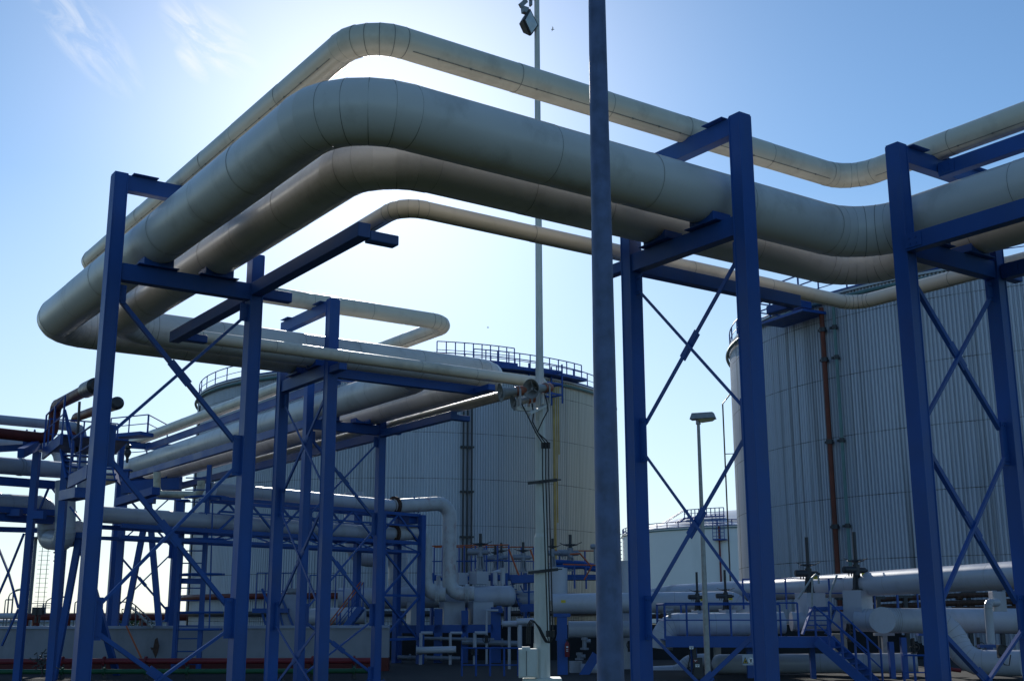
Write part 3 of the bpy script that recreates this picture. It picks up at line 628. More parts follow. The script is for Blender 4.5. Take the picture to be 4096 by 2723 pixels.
# ------------------------------------------------------------------ rails, stairs
def railing(parent, pts, h, n, posts=True, m1='blued', r=.024, name='railing', hm=None, mid=True):
    mb = MB(); pts = [Vector(p) for p in pts]; T = [p+Z*h for p in pts]; 
    for a, b in zip(T, T[1:]): mb.cyl(a, b, r, n=6, mat=1 if hm else 0)
    if mid:
        for a, b in zip(pts, pts[1:]): mb.cyl(a+Z*(h*.52), b+Z*(h*.52), r*.75, n=6)
    if posts:
        for i, (a, b) in enumerate(zip(pts, pts[1:])):
            k = n if isinstance(n, int) else n[i]
            for j in range(k+1): p = a+(b-a)*(j/k); mb.bar(p, p+Z*h, r*1.7, r*1.7)
    return mb.build(name, [M[m1], M[hm]] if hm else M[m1], parent)
def stair(parent, a, b, width, wdir, n, mt='blue', rail_h=1.0, hm=None, rails=(0, 1)):
    """a: lower end, b: upper end of the near stringer"""
    a, b = Vector(a), Vector(b); w = Vector(wdir).normalized()*width
    for s in (0, 1):
        m = MB(); m.bar(a+w*s, b+w*s, .05, .24); m.build('stringer', M[mt], parent)
    for k in range(n):
        m = MB(); p = a+(b-a)*((k+.5)/n); m.box(p+w*.5, (.24, width-.06, .035), ((Vector((b-a).xy.to_3d())).normalized() if (b-a).xy.length > .01 else V(1, 0, 0), w.normalized(), Z)); m.build('tread', M[mt], parent)
    for s in rails: railing(parent, [a+w*s, b+w*s], rail_h, 3, hm=hm)
# ------------------------------------------------------------------ bund wall and pipes along it
dw = 46
r0 = thing('bund_wall', 'long low pale bund wall around the tanks with a dark band at its foot', 'wall', at(600, 2442, dw)+Z*GZ)
zt = at(300, 2513, dw).z; m = MB(); A = at(-700, 2442, dw); B = at(1560, 2442, dw); m.bar(V(A.x, A.y, (zt+GZ+.5)/2), V(B.x, B.y, (zt+GZ+.5)/2), .35, zt-GZ-.5); m.build('wall_face', M['wall'], r0)
m = MB(); m.bar(V(A.x, A.y, zt+.05), V(B.x, B.y, zt+.05), .5, .1); m.build('coping', M['wallcap'], r0)
m = MB(); m.bar(V(A.x, A.y, GZ+.25), V(B.x, B.y, GZ+.25), .5, .5); m.build('foot_band', M['dred'], r0)
for py, d, q, mm, lb in ((2645, 42, .10, 'red', 'red fire water pipe running along the foot of the bund wall'), (2686, 40.5, .08, 'green', 'green pipe lying lowest along the bund wall, below the red one')):
    m = MB(); A, B = at(-500, py, d), at(1500, py+6, d); B.z = A.z; m.tube([A, B], q, 12)
    r1 = thing('ground_pipe', lb, 'pipe', V(A.x, A.y, GZ), 'ground pipes by the bund wall'); m.build('pipe_run', M[mm], r1, True)
    for k in range(12):
        m = MB(); p = A.lerp(B, (k+.5)/12); m.bar(V(p.x, p.y, GZ), V(p.x, p.y, A.z-q+.02), .12, .12)
        m.cyl(p-RT*.03, p+RT*.03, q*1.7, n=12, mat=1); m.build('pipe_support', [M['dark'], M[mm]], r1)
m = MB(); q = K(0, 2123, 2.614); A = q(255, 895, 60); B = q(1960, 900, 60)
m.tube([q(-400, 890, 60), q(250, 885, 60)], .15, 10, 1); m.tube([A+Z*.0, B], .17, 10)
for px in (262, 378, 700, 1100, 1500): p = q(px, 900, 60); m.bar(p, V(p.x, p.y, GZ), .3, .3)
tag(m.build('fire_pipe', [M['dred'], M['farbld']], None, True), 'dark red pipe on posts seen above the bund wall, far left', 'pipe')
# grey dirty patches on the wall are loose hanging boards
# ------------------------------------------------------------------ slanted pipe bridge with two white pipes
q7 = K(700, 1800, 2.614); ql = K(400, 1700, 3.136)
Q = V(math.sin(math.radians(74.4)), math.cos(math.radians(74.4)), 0); NQ = V(-Q.y, Q.x, 0)
b0 = at(735, 2000, 43); 
def onq(px, py):
    """point of the bridge's vertical plane seen at that photo spot"""
    r = FWD+RGT*((px-PW/2)/F)-UPV*((py-PH/2)/F); t = (b0.x*NQ.x+b0.y*NQ.y)/(r.x*NQ.x+r.y*NQ.y); return r*t
rb = thing('pipe_bridge', 'blue lattice bridge carrying two white pipes low in front of the centre tank', 'pipe bridge', V(b0.x, b0.y, GZ))
zU = onq(1320, 2000).z; zL = onq(1320, 2125).z
zc = [onq(1200, y).z for y in (2035, 2075, 2138, 2175)]
def alongq(px): p = onq(px, 2400); return V(p.x, p.y, 0)
L0, L1 = alongq(430), alongq(1640); L00 = alongq(335); LU = alongq(826)
up = .34; lo = .33
zu, zl = onq(1200, 1989).z, onq(1200, 2110).z
pipe('bridge_pipe', 'white pipe lying on the upper chord of the lattice bridge, ending at a rusty flange', [LU+Z*zu, alongq(1560)+Z*zu], .27, 1, m='cladw', sp=2.6, n=28, group='white pipes on the lattice bridge')
pipe('bridge_pipe', 'white pipe inside the lattice bridge, the lower of its two', [L00+Z*zl, alongq(1560)+Z*zl], .29, 1, m='cladw', sp=2.6, n=28, group='white pipes on the lattice bridge')
for side, nm in ((-.5, 0), (.75, 1)):
    for z, h in ((zu-.36, .13), (zl+.36, .07), (zl-.37, .15), (zl-.75, .12)):
        m = MB(); m.bar((LU if z > zl+.2 else L0)+NQ*side+Z*z, L1+NQ*side+Z*z, .12, h); m.build('chord', M['blue'], rb)
    nb = 4
    for k in range(nb):
        p, q_ = LU.lerp(L1, k/nb)+NQ*side, LU.lerp(L1, (k+.5)/nb)+NQ*side; q2_ = LU.lerp(L1, (k+1)/nb)+NQ*side
        m = MB(); m.bar(p+Z*(zl-.35), q_+Z*(zu-.4), .07, .07); m.bar(q_+Z*(zu-.4), q2_+Z*(zl-.35), .07, .07); m.bar(p+Z*(zl-.75), q_+Z*(zl-.4), .05, .05); m.bar(q_+Z*(zl-.4), q2_+Z*(zl-.75), .05, .05); m.build('lattice_bar', M['blue'], rb)
for k in range(7):
    p = LU.lerp(L1, k/6)
    for z in (zu-.34, zl-.36): m = MB(); m.bar(p-NQ*.5+Z*z, p+NQ*.75+Z*z, .1, .1); m.build('cross_bar', M['blue'], rb)
# end tower of the bridge
for px in (1642, 1480):
    for s in (-.62, .85):
        p = alongq(px)+NQ*s; m = MB(); m.bar(p+Z*GZ, p+Z*(zu-.35), .26, .26, NQ); m.build('bridge_leg', M['blue'], rb, bevel=.01)
for z0, z1 in ((zl-.8, zl-2.6), (zl-2.7, zl-4.4)):
    p, q_ = alongq(1492)-NQ*.62, alongq(1632)-NQ*.62
    m = MB(); m.bar(p+Z*z0, q_+Z*z1, .08, .08); m.bar(q_+Z*z0, p+Z*z1, .08, .08); m.bar(p+Z*z1, q_+Z*z1, .08, .1); m.build('brace', M['blue'], rb)
# flanged ends and the two big drop pipes
qc = K(1400, 1900, 2.614); qd = K(1400, 2223, 2.949)
def flange(parent, c, d, R, t=.06, mt='rust', name='flange'):
    d = Vector(d).normalized(); m = MB(); m.cyl(c-d*t, c-d*.01, R, n=28); m.cyl(c+d*.01, c+d*t, R, n=28); x = d.cross(Z).normalized(); u = x.cross(d)
    for k in range(12):
        t2 = math.pi*2*k/12; o = (x*math.cos(t2)+u*math.sin(t2))*(R*.88); m.cyl(c+o-d*(t+.04), c+o+d*(t+.04), .018, n=5)
    return m.build(name, M[mt], parent, True)
e1 = alongq(1568)+Z*zu; dh = 53.6
hz = at(1800, 2392, dh).z                       # header axis height
p1 = pipe('drop_pipe', 'worn white and red pipe leaving a rusty flange and dropping into the low header', [e1, qc(1040, 290, dh-.75), qc(1040, 1235, dh-1.0), qc(1300, 1235, dh-1.0)], .31, .55, 5, 28, m='redw', group='drop pipes at the bridge end', seam=False)
flange(p1, e1+Q*.02, Q, .43); flange(p1, qc(1225, 1240, dh-1.0), RT, .42, .07, 'wornw')
e2 = alongq(1566)+Z*zl
p2 = pipe('drop_pipe', 'dull white pipe leaving the lower rusty flange and dropping left of the red worn one', [e2, qc(787, 590, dh-1.35), qc(787, 1240, dh-1.35), qc(1000, 1245, dh-1.35)], .305, .62, 5, 28, m='wornw', group='drop pipes at the bridge end', seam=False)
flange(p2, e2+Q*.02, Q, .43); flange(p2, qc(915, 1255, dh-1.35), RT, .42, .07, 'wornw')
m = MB(); c = qc(615, 300, 52.0); m.box(c-Z*.65, (.55, .6, .45), (Q, NQ, Z)); m.bar(c+NQ*-.33-Z*.4, c+NQ*-.33+Z*.3, .05, .05); m.bar(c+Q*.28+NQ*-.33-Z*.4, c+Q*.28+NQ*-.33+Z*.3, .05, .05); m.build('pipe_saddle', M['blue'], rb)
# two wide vertical clad risers behind the bridge end, curving into the header
pipe('riser_pipe', 'wide white clad riser pipe beside the bridge tower that curves into the low header', [qc(500, 640, 55.5), qc(500, 1245, 55.5), qc(820, 1260, 55.5)], .45, .75, 5, 32, m='cladw', sp=.9, group='wide white risers by the bridge tower')
pipe('riser_pipe', 'wide white clad riser pipe farther left, seen between blue braces above the stair', [q7(1872, 440, 55.5), q7(1872, 1105, 55.5), q7(2190, 1125, 55.5)], .45, .75, 5, 32, m='cladw', sp=.9, group='wide white risers by the bridge tower')
# header pipe
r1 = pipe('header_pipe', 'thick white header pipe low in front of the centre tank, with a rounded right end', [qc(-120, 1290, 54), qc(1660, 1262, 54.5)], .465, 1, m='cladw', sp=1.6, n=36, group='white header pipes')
m = MB(); c = qc(1660, 1262, 54.5); d = (c-qc(-120, 1290, 54)).normalized(); m.lathe(c, d, [(.465, 0), (.44, .12), (.35, .25), (.19, .31), (.01, .33)], 32); m.build('domed_end', M['cladw'], r1, True)
pipe('header_pipe', 'white pipe stub continuing right of the steep blue stair', [qc(1690, 1290, 56), qc(2020, 1290, 56)], .38, 1, m='cladw', sp=1.6, n=28, group='white header pipes')
# ------------------------------------------------------------------ gate valves with actuators
def valve(label, base, s=1.0, mt='dark', hand=True, turn=0, group='motorised gate valves', box=True, lab=True, stem=1.0):
    b = Vector(base); r0 = thing('gate_valve', label, 'valve', b, group); c, sn = math.cos(turn), math.sin(turn); rx = RT*c+HD*sn; ry = HD*c-RT*sn
    P = lambda x, y, z: b+rx*(x*s)+ry*(y*s)+Z*(z*s); ax = (rx, ry, Z)
    m = MB()
    for x in (-.09, .09): m.bar(P(x*1.3, 0, 0), P(x*.8, 0, .5), .05*s, .12*s)
    m.cyl(P(0, 0, 0), P(0, 0, .55), .045*s, n=8); m.cyl(P(0, 0, 0), P(0, 0, .04), .2*s, n=12); m.build('yoke', M[mt], r0)
    m = MB(); m.cyl(P(0, 0, .5), P(0, 0, .86), .12*s, n=12); m.cyl(P(-.46, 0, .68), P(.0, 0, .68), .125*s, n=14); m.cyl(P(-.49, 0, .68), P(-.46, 0, .68), .10*s, n=14); m.cyl(P(.0, 0, .66), P(.32, -.02, .66), .10*s, n=12); m.cyl(P(.32, -.02, .66), P(.4, -.02, .66), .05*s, n=8)
    for k in range(4): m.cyl(P(-.3+.1*k, -.02, .46), P(-.3+.1*k, -.02, .58), .022*s, n=6)
    m.build('actuator', M['act' if mt == 'act' else 'dark'], r0, True)
    if hand:
        m = MB(); m.torus(P(0, 0, .98), Z, .27*s, .02*s, 22, 6)
        for k in range(3): t = 2.1*k+.3; m.bar(P(0, 0, .92), P(.27*math.cos(t), .27*math.sin(t), .98), .025*s, .025*s)
        m.bar(P(.1, 0, .93), P(.46, 0, 1.07), .025*s, .025*s); m.bar(P(-.1, 0, .93), P(-.42, .05, 1.06), .025*s, .025*s); m.cyl(P(0, 0, .85), P(0, 0, 1.02), .075*s, n=10); m.build('handwheel', M['dark'], r0)
    m = MB(); m.cyl(P(0, 0, .86), P(0, 0, .9+.75*stem), .062*s, n=12); m.build('stem_cover', M['dark'], r0, True)
    if lab: m = MB(); m.box(P(.22, -.13, .52), (.2*s, .012, .1*s), ax); m.box(P(.22, -.137, .535), (.14*s, .006, .014*s), ax, 1); m.box(P(.2, -.137, .505), (.1*s, .006, .014*s), ax, 1); m.build('tag_plate', [M['yel'], M['black']], r0)
    return r0
qs = K(2100, 1900, 2.614)
dv = 57
for args in ((qc(1362, 990, dv), 1.0, 'grey motor valve with the tallest stem, above the white box by the worn pipe', 1.25, qc(1362, 610, dv)),
             (qc(1518, 1000, dv+2), .8, 'short stemmed grey motor valve, left of a close pair behind the orange handrail', .95, qc(1518, 730, dv+2)),
             (qc(1582, 1000, dv+3.5), .85, 'grey motor valve, right of a close pair behind the orange handrail', 1.1, qc(1582, 705, dv+3.5)),
             (qc(1812, 1010, dv+1), .95, 'grey motor valve just left of the pale mast', 1.2, qc(1812, 698, dv+1)),
             (qs(290, 960, dv), .9, 'grey motor valve half hidden behind the pale mast', 1.2, qs(290, 660, dv)),
             (qs(476, 1000, dv+1), 1.05, 'grey motor valve standing alone right of the pale mast', 1.05, qs(476, 620, dv+1))):
    base, s, lb, stem, tp = args; H = (tp-base).z; s = H/(.9+.75*.62); valve(lb, base, s, 'act', group='grey motor valves on the header', stem=.62, lab=False, turn=random.uniform(-.3, .3))
for i, (px, py) in enumerate(((1225, 640), (728, 745))):
    p = qs(px-0, py, dv) if px < 800 and i else q7(1225, 1470, 49); 
    m = MB(); m.lathe(p-RT*.22, RT, [(.02, 0), (.12, .04), (.13, .2), (.1, .3), (.12, .34), (.12, .42), (.02, .46)], 14); m.cyl(p-Z*.1, V(p.x, p.y, p.z-.9), .05, n=8)
    tag(m.build('motor_unit', M['act'], None, True), ('small grey motor unit above the railing between two blue columns', 'small grey motor unit peeping out left of the thick pole')[i], 'motor', 'small motor units')
# valve boxes on and under the header
def cbox(label, c, sx, sy, sz, turn=.5, mt='cladw', cat='box', name='insulation_box', group=None):
    ax = (RT*math.cos(turn)+HD*math.sin(turn), HD*math.cos(turn)-RT*math.sin(turn), Z); m = MB(); m.box(c, (sx, sy, sz), ax)
    m.box(c+Z*(sz/2+.006), (sx+.02, sy+.02, .012), ax, 0)
    o = m.build(name, [M[mt], M['seam']], None, bevel=.006); return tag(o, label, cat, group)
cbox('white insulation box standing on the header below the tallest grey valve', qc(1347, 1072, dh+1), .68, .58, .56, .7, group='white valve boxes')
cbox('narrow white insulation box half behind the worn red drop pipe', qc(1150, 1085, dh+1), .5, .5, .55, .7, group='white valve boxes')
cbox('tall white insulation box right of the pale mast', qs(325, 1105, 50), .5, .42, 1.12, .5, group='white valve boxes')
for i, (x0, x1) in enumerate(((700, 770), (945, 1185), (1250, 1480))):
    cbox(('white insulation box under the header, leftmost, cut by a blue leg', 'white insulation box under the middle of the header', 'white insulation box under the header, rightmost')[i], qc((x0+x1)/2-(60 if i == 0 else 0), 1440, dh), (2.0 if i == 0 else x1-x0)/2.614/4803*dh*(.9 if i else 0)+(.5 if i == 0 else .0)+.05, .8, .95, .35, group='white valve boxes')
for i, (pts, q) in enumerate((([qc(1518, 1140, dh), qc(1518, 1010, dh), qc(1575, 1005, dh)], .11), ([qc(1597, 1140, dh), qc(1597, 965, dh)], .11), ([qc(925, 1150, dh+.5), qc(925, 1055, dh+.5), qc(960, 1050, dh+.5)], .10), ([qc(1208, 1130, dh+1), qc(1208, 1040, dh+1), qc(1240, 1035, dh+1)], .1))):
    m = MB(); m.tube(pts, q, 10); tag(m.build('vent_stub', M['cladw'], None, True), ('white vent stub bent right on top of the header', 'straight white vent stub on top of the header', 'small bent white stub left of the worn red pipe', 'small bent white stub left of the tall white box')[i], 'pipe stub', 'vent stubs on the header')
# platform behind the header with orange handrails
rp = thing('valve_platform', 'blue valve platform with orange handrails in front of the centre tank', 'platform', V(*qc(1400, 1080, 59).xy, GZ))
zd = qc(1400, 1010, 58).z-.25
pa, pb = qc(850, 1000, 59), qc(1930, 1000, 59); pa.z = pb.z = zd; pc = qs(230, 900, 59); pd_ = qs(760, 900, 59); pc.z = pd_.z = zd
for a, b in ((pa, pb), (pb, pd_)): m = MB(); m.bar(a, b, 1.6, .25); m.build('deck', M['blue'], rp)
railing(rp, [pa, qc(1660, 1000, 58).xy.to_3d()+Z*zd], 1.55, 7, hm='orange', r=.035); railing(rp, [pa+HD*2+Z*.1, pb+HD*2+Z*.1], 1.5, 8, hm='orange', r=.035)
railing(rp, [pc, pd_], 1.3, 4, hm='orange', r=.035); railing(rp, [qs(400, 1180, 56), qs(760, 1190, 56)], 1.1, 3, hm='orange', r=.035)
m = MB()
for px, py0, py1 in ((300, 905, 925), (300, 960, 955)): m.tube([qs(px, py0, 58), qs(600, py1-5, 58), qs(690, py1+20, 58), qs(780, py1+30, 58)], .13, 8)
m.build('cable_tray', M['blue'], rp)
for px in (860, 1215, 1490, 1630, 1830): m = MB(); p = qc(px, 1000, 58); m.bar(V(p.x, p.y, GZ), V(p.x, p.y, zd+.2), .14, .14); m.build('platform_leg', M['blue'], rp)
for x0, y0, x1, y1 in ((1660, 770, 1780, 1085), (1780, 1085, 1930, 1075), (1885, 775, 1930, 900)): m = MB(); m.cyl(qc(x0, y0, 55), qc(x1, y1, 55), .045, n=6); m.build('handrail', M['orange'], rp)
m = MB(); m.tube([qs(470, 825, 56), qs(575, 818, 56), qs(695, 955, 56), qs(620, 1090, 56)], .045, 6); m.build('handrail', M['orange'], rp)
m = MB(); m.bar(qc(1680, 1085, 55), qc(1800, 1460, 55), .06, .34, HD); m.bar(qc(1680, 1085, 56), qc(1800, 1460, 56), .06, .34, HD)
for k in range(7): m.bar(qc(1700+17*k, 1140+50*k, 55), qc(1700+17*k, 1140+50*k, 56), .25, .04)
m.bar(qc(1690, 1090, 55), qc(1940, 1080, 55), 1.2, .35); m.bar(qc(1780, 1390, 55), qc(1940, 1380, 55), 1.0, .35); m.bar(qc(1780, 1150, 55), qc(1815, 1220, 55), .06, .06); m.bar(qc(1815, 1220, 55), qc(1940, 1215, 55), .06, .06); m.bar(qc(1870, 1100, 55), qc(1870, 1480, 55), .07, .07)
m.build('ship_ladder', M['blue'], rp)
# wide stair on the left with orange rails
rs = thing('yard_stair', 'steep blue stair with orange handrails rising behind the centre trestle columns', 'stair', q7(1600, 1700, 47))
qg = K(700, 2123, 2.614)
stair(rs, qg(1560, 1290, 47), qg(1935, 800, 47), .9, HD, 12, hm='orange')
stair(rs, qg(1380, 1560, 47), qg(1560, 1290, 47), .9, HD, 6, hm='orange')
# small railed stand left
rs = thing('access_stand', 'small blue railed stand above the bund wall, left of the centre columns', 'platform', q7(900, 1560, 49))
a, b = qg(840, 830, 49), qg(1210, 830, 49); m = MB(); m.bar(a, b, 1.2, .18); m.build('deck', M['blue'], rs); railing(rs, [a, b], 2.1*.5*1.1+.35, 4); railing(rs, [qg(1400, 800, 49), qg(1760, 800, 49)], 1.3, 4)
m = MB()
for x0, y0, x1, y1 in ((910, 600, 1000, 830), (1090, 640, 1240, 1000), (900, 815, 950, 980), (1090, 830, 1130, 1000)): m.bar(qg(x0, y0, 48.6), qg(x1, y1, 48.6), .06, .09)
m.build('stand_brace', M['blue'], rs)
cbox('blue cabinet on the bund wall beside the railed stand', qg(1185, 860, 49), .9, .6, 1.5, .2, 'wallcap', 'cabinet', 'cabinet')
pipe('yard_pipe', 'white pipe above the bund wall at the foot of the orange railed stair', [qg(1330, 900, 49), qg(1990, 880, 49)], .34, 1, m='cladw', sp=1.8, n=28, group='white yard pipes')
# blue support frame under the header
rf = thing('portal_frame', 'blue portal frame standing under the white header pipe', 'frame', qd(1200, 1380, 52.8))
m = MB(); a, b = qd(520, 860, 52.8), qd(1690, 852, 52.8); m.bar(a, b, .3, 90/2.949/4803*52.8); m.build('cross_beam', M['blue'], rf)
for x, w, z1 in ((565, 80, 660), (1035, 95, 620), (1350, 80, 640), (1720, 118, 600)):
    p, t = qd(x, 1385, 52.8), qd(x, z1, 52.8); m = MB(); m.bar(V(p.x, p.y, GZ), V(p.x, p.y, t.z), w/2.949/4803*52.8, .3, HD); m.build('column', M['blue'], rf, bevel=.01)
m = MB(); m.box(qd(1765, 640, 52.5), (.27, .3, .19), (RT, HD, Z)); m.box(qd(1760, 600, 52.5), (.22, .3, .12), (RT, HD, Z)); m.build('bearing_block', M['blue'], rf)
# shadowy small stuff below: low pipes, plinth, railing
cplin = thing('plinth', 'stained concrete plinth along the bottom of the valve station', 'plinth', at(2000, 2700, 44))
m = MB(); a, b = at(1530, 2694, 44), at(2330, 2694, 44); zt = a.z; m.bar(V(a.x, a.y, (zt+GZ)/2), V(b.x, b.y, (zt+GZ)/2), .5, zt-GZ); m.build('plinth_block', M['conc'], cplin)
rr = railing(None, [qd(1318, 1500, 42), qd(1985, 1500, 42)], 1.18*1.0, 4, r=.03, name='yard_railing'); tag(rr, 'low blue railing in the shade in front of the header frame', 'railing')
for i, (x0, y0, x1, y1, q, d) in enumerate(((790, 1110, 1250, 1100, .13, 47), (1800, 800, 2190, 790, .11, 46), (1970, 775, 2190, 765, .12, 45))):
    m = MB(); m.tube([qd(x0, y0, d), qd(x1, y1, d)], q, 12); m.cyl(qd(x0, y0, d), qd(x0-6, y0, d), q*1.5, n=12); tag(m.build('low_pipe', M['cladw'], None, True), ('thin shaded pipe low under the header frame', 'thin pale pipe end left of the mast base', 'pale pipe just above another, left of the mast base')[i], 'pipe', 'thin low pipes')
for i, (x, y, w, d) in enumerate(((2005, 1000, 55, 45), (1880, 680, 35, 47))):
    p = qd(x, 1385, d); t = qd(x, 810 if i == 0 else 600, d); m = MB(); m.cyl(V(p.x, p.y, GZ), V(p.x, p.y, t.z), w/2.949/4803*d/2, n=12); tag(m.build('drain_pipe', M['cladw'], None, True), ('upright white drain pipe left of the mast base', 'slim upright drain pipe under the header end')[i], 'pipe', 'upright drain pipes')
# ------------------------------------------------------------------ right hand station
k4 = K(3100, 2050, 2.33); k24 = K(2400, 2100, 2.516); k20 = K(2000, 2223, 3.136); k21 = K(2100, 1900, 2.614)
ds = 42
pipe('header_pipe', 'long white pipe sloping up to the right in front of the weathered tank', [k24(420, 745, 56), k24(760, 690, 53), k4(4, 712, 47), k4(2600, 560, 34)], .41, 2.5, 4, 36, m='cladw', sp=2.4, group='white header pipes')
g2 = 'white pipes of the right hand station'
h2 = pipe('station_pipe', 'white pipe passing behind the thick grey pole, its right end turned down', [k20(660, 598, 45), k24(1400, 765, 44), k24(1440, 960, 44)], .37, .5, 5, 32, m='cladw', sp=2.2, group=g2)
m = MB(); c = k20(790, 568, 44.3); m.box(c-HD*.30, (.17, .02, .1), (RT, HD, Z)); m.build('warning_plate', M['yel'], h2)
pipe('station_pipe', 'upright white pipe right of the pale mast, joining the pipe behind the pole', [k20(728, 150, 46), k20(728, 560, 46)], .36, 1, m='cladw', sp=1.5, group=g2, n=28)
pipe('station_pipe', 'upright white pipe visible between the thick grey pole and a blue column', [k20(1590, 60, 47), k20(1590, 1500, 47)], .28, 1, m='cladw', sp=1.7, group=g2, n=28)
pipe('station_pipe', 'shaded white pipe low behind the thick grey pole, right of the fire extinguisher', [k20(860, 920, 46), k20(1700, 915, 46)], .31, 1, m='cladw', sp=2, group=g2, n=28)
pipe('station_pipe', 'small white pipe lowest between the mast base and the thick pole', [k20(1010, 1420, 44), k20(1500, 1420, 44)], .2, 1, m='cladw', sp=2, group=g2, n=20)
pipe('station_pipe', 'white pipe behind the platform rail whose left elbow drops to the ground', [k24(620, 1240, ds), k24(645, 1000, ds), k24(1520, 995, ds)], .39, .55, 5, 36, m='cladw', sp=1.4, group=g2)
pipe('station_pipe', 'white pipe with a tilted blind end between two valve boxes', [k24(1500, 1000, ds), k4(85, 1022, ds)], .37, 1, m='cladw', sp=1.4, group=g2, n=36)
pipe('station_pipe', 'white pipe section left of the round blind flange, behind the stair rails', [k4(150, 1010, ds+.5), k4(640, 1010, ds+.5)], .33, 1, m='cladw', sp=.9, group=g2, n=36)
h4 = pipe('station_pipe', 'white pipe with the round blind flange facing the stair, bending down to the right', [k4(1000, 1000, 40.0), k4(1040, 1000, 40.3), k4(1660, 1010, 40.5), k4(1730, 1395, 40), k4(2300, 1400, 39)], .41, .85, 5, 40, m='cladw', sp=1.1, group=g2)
c = k4(1003, 999, 39.8); dv2 = (k4(1003, 999, 39.8)-k4(1300, 1004, 40.9)).normalized(); dv2 = (dv2-HD*1.1).normalized()
m = MB(); m.cyl(c-dv2*.12, c+dv2*.05, .425, n=40); m.build('blind_flange', M['cladw'], h4, True, bevel=0)
pipe('station_pipe', 'white pipe running out of the frame right of the tall trestle column, half way up', [k4(1500, 1000, 43), k4(2500, 1010, 42)], .43, 1, m='cladw', sp=1.8, group=g2, n=36)
pipe('station_pipe', 'white pipe short stub with a square edge behind the blind flange', [k4(770, 1000, 41.5), k4(980, 1000, 41)], .38, 1, m='cladw', sp=.5, group=g2, n=36)
h5 = pipe('station_pipe', 'lowest long white pipe under the platform, with a rounded left end', [k24(1200, 1393, 43), k4(1330, 1398, 41)], .33, 1, m='cladw', sp=1.5, group=g2, n=32)
d = (k24(1200, 1393, 43)-k4(1330, 1398, 41)).normalized(); m = MB(); m.lathe(k24(1200, 1393, 43), d, [(.33, 0), (.31, .1), (.22, .2), (.08, .26), (.01, .27)], 28); m.build('domed_end', M['cladw'], h5, True)
pipe('station_pipe', 'shaded white elbow pipe behind the lamp post foot', [k24(530, 1490, 46), k24(790, 1480, 46), k24(900, 1370, 46), k24(1100, 1360, 46)], .27, .5, 4, 28, m='cladw', sp=1, group=g2)
st = pipe('station_pipe', 'thin white angled vent pipe hanging down near the right frame edge', [k4(2070, 835, 38), k4(1985, 838, 37.6), k4(2015, 1215, 37.6)], .125, .16, 3, 18, m='cladw', sp=3, group=g2)
m = MB(); m.box(k4(2075, 825, 38.2), (.42, .35, .62), (RT, HD, Z)); m.build('vent_head', M['cladw'], st, bevel=.01)
bw = 'white valve boxes'
def vbox(x0, x1, y0, y1, d, lb, turn, kk=k4, s=2.33):
    w = (x1-x0)/s/4803*d/(abs(math.cos(turn))+abs(math.sin(turn))); c = kk((x0+x1)/2, (y0+y1)/2, d); cbox(lb, c, w, w, (y1-y0)/s/4803*d, turn, group=bw)
vbox(205, 462, 752, 1040, 42.6, 'tall white valve box under the left valve of the right hand pair', .35)
vbox(637, 912, 728, 1005, 41.6, 'tall white valve box under the right valve, next to the blind flange', .75)
vbox(920, 1062, 855, 915, 42.4, 'flat white valve box behind the lamp post', .5, k24, 2.516)
vbox(1200, 1365, 850, 905, 42.4, 'flat white valve box left of the middle trestle column', .5, k24, 2.516)
gv = 'black motor valves of the right hand station'
for lb, b, tp, tn in (('black motor valve with handwheel just left of the lamp post', k24(985, 855, 42.3), k24(975, 470, 42.3), .1), ('black motor valve with handwheel left of the middle trestle column', k24(1270, 850, 42.3), k24(1267, 448, 42.3), .0),
                      ('black motor valve with handwheel before the weathered tank, left of a pair', k4(322, 745, 42.4), k4(300, 228, 42.4), .1), ('black motor valve with the tallest stem before the weathered tank, right of a pair', k4(770, 722, 41.6), k4(740, 178, 41.6), .25)):
    H = (tp-b).z; lean = tp-b; valve(lb, b, H/1.95, 'dark', group=gv, stem=1.40, turn=tn)
    
# valve platform with rails
rp = thing('valve_platform', 'blue railed platform of the right hand station behind the middle trestle', 'platform', V(*k24(1100, 1200, 40).xy, GZ))
def band(parent, a, b, w, h, name='deck', mt='blue'): m = MB(); m.bar(a, b, w, h); return m.build(name, M[mt], parent)
da, db = k24(660, 1168, 40.2), k4(560, 1180, 39); db.z = da.z
mid_ = (da+db)/2; band(rp, da+HD*.0, db, .1, .36); m = MB(); m.prism([da+Z*.02, db+Z*.02, db+HD*2.2+Z*.02, da+HD*2.2+Z*.02], Z*.04); m.build('floor_grating', M['blue'], rp)
def rl(parent, a, b, n, pz, hh, **kw): a = a.copy(); b = b.copy(); a.z = b.z = pz; return railing(parent, [a, b], hh, n, **kw)
rl(rp, da, k4(225, 1180, 39.4), 6, da.z+.1, 1.14, r=.028)
rl(rp, da+HD*2.2, k4(60, 1180, 41.6), 5, da.z+.1, 1.1, r=.026); railing(rp, [da+Z*.1+HD*.08, da+HD*2.1+Z*.1], 1.12, 1, r=.026)
# upper walkway rails
ra, rb_ = k24(1440, 900, 43.5), k4(1145, 880, 42); za = ra.z
rl(rp, k24(1450, 900, 43.5), k4(1145, 900, 42.0), 7, k4(1145, 880, 42).z-.05, 1.06, r=.028); a = k4(1149, 880, 42.1); b = k4(1335, 880, 44); a.z = b.z = k4(1145, 880, 42).z-.05; railing(rp, [a, b], 1.06, 1, r=.028)
m = MB(); m.tube([k4(345, 900, 41), k4(348, 600, 41), k4(380, 572, 41), k4(405, 590, 41), k4(408, 660, 41)], .035, 8); m.tube([k4(215, 800, 40.5), k4(345, 605, 40.5)], .035, 8); m.tube([k4(515, 1000, 40.5), k4(515, 740, 40.5), k4(578, 580, 40.5)], .04, 8); m.build('handrail', M['galvl'], rp)
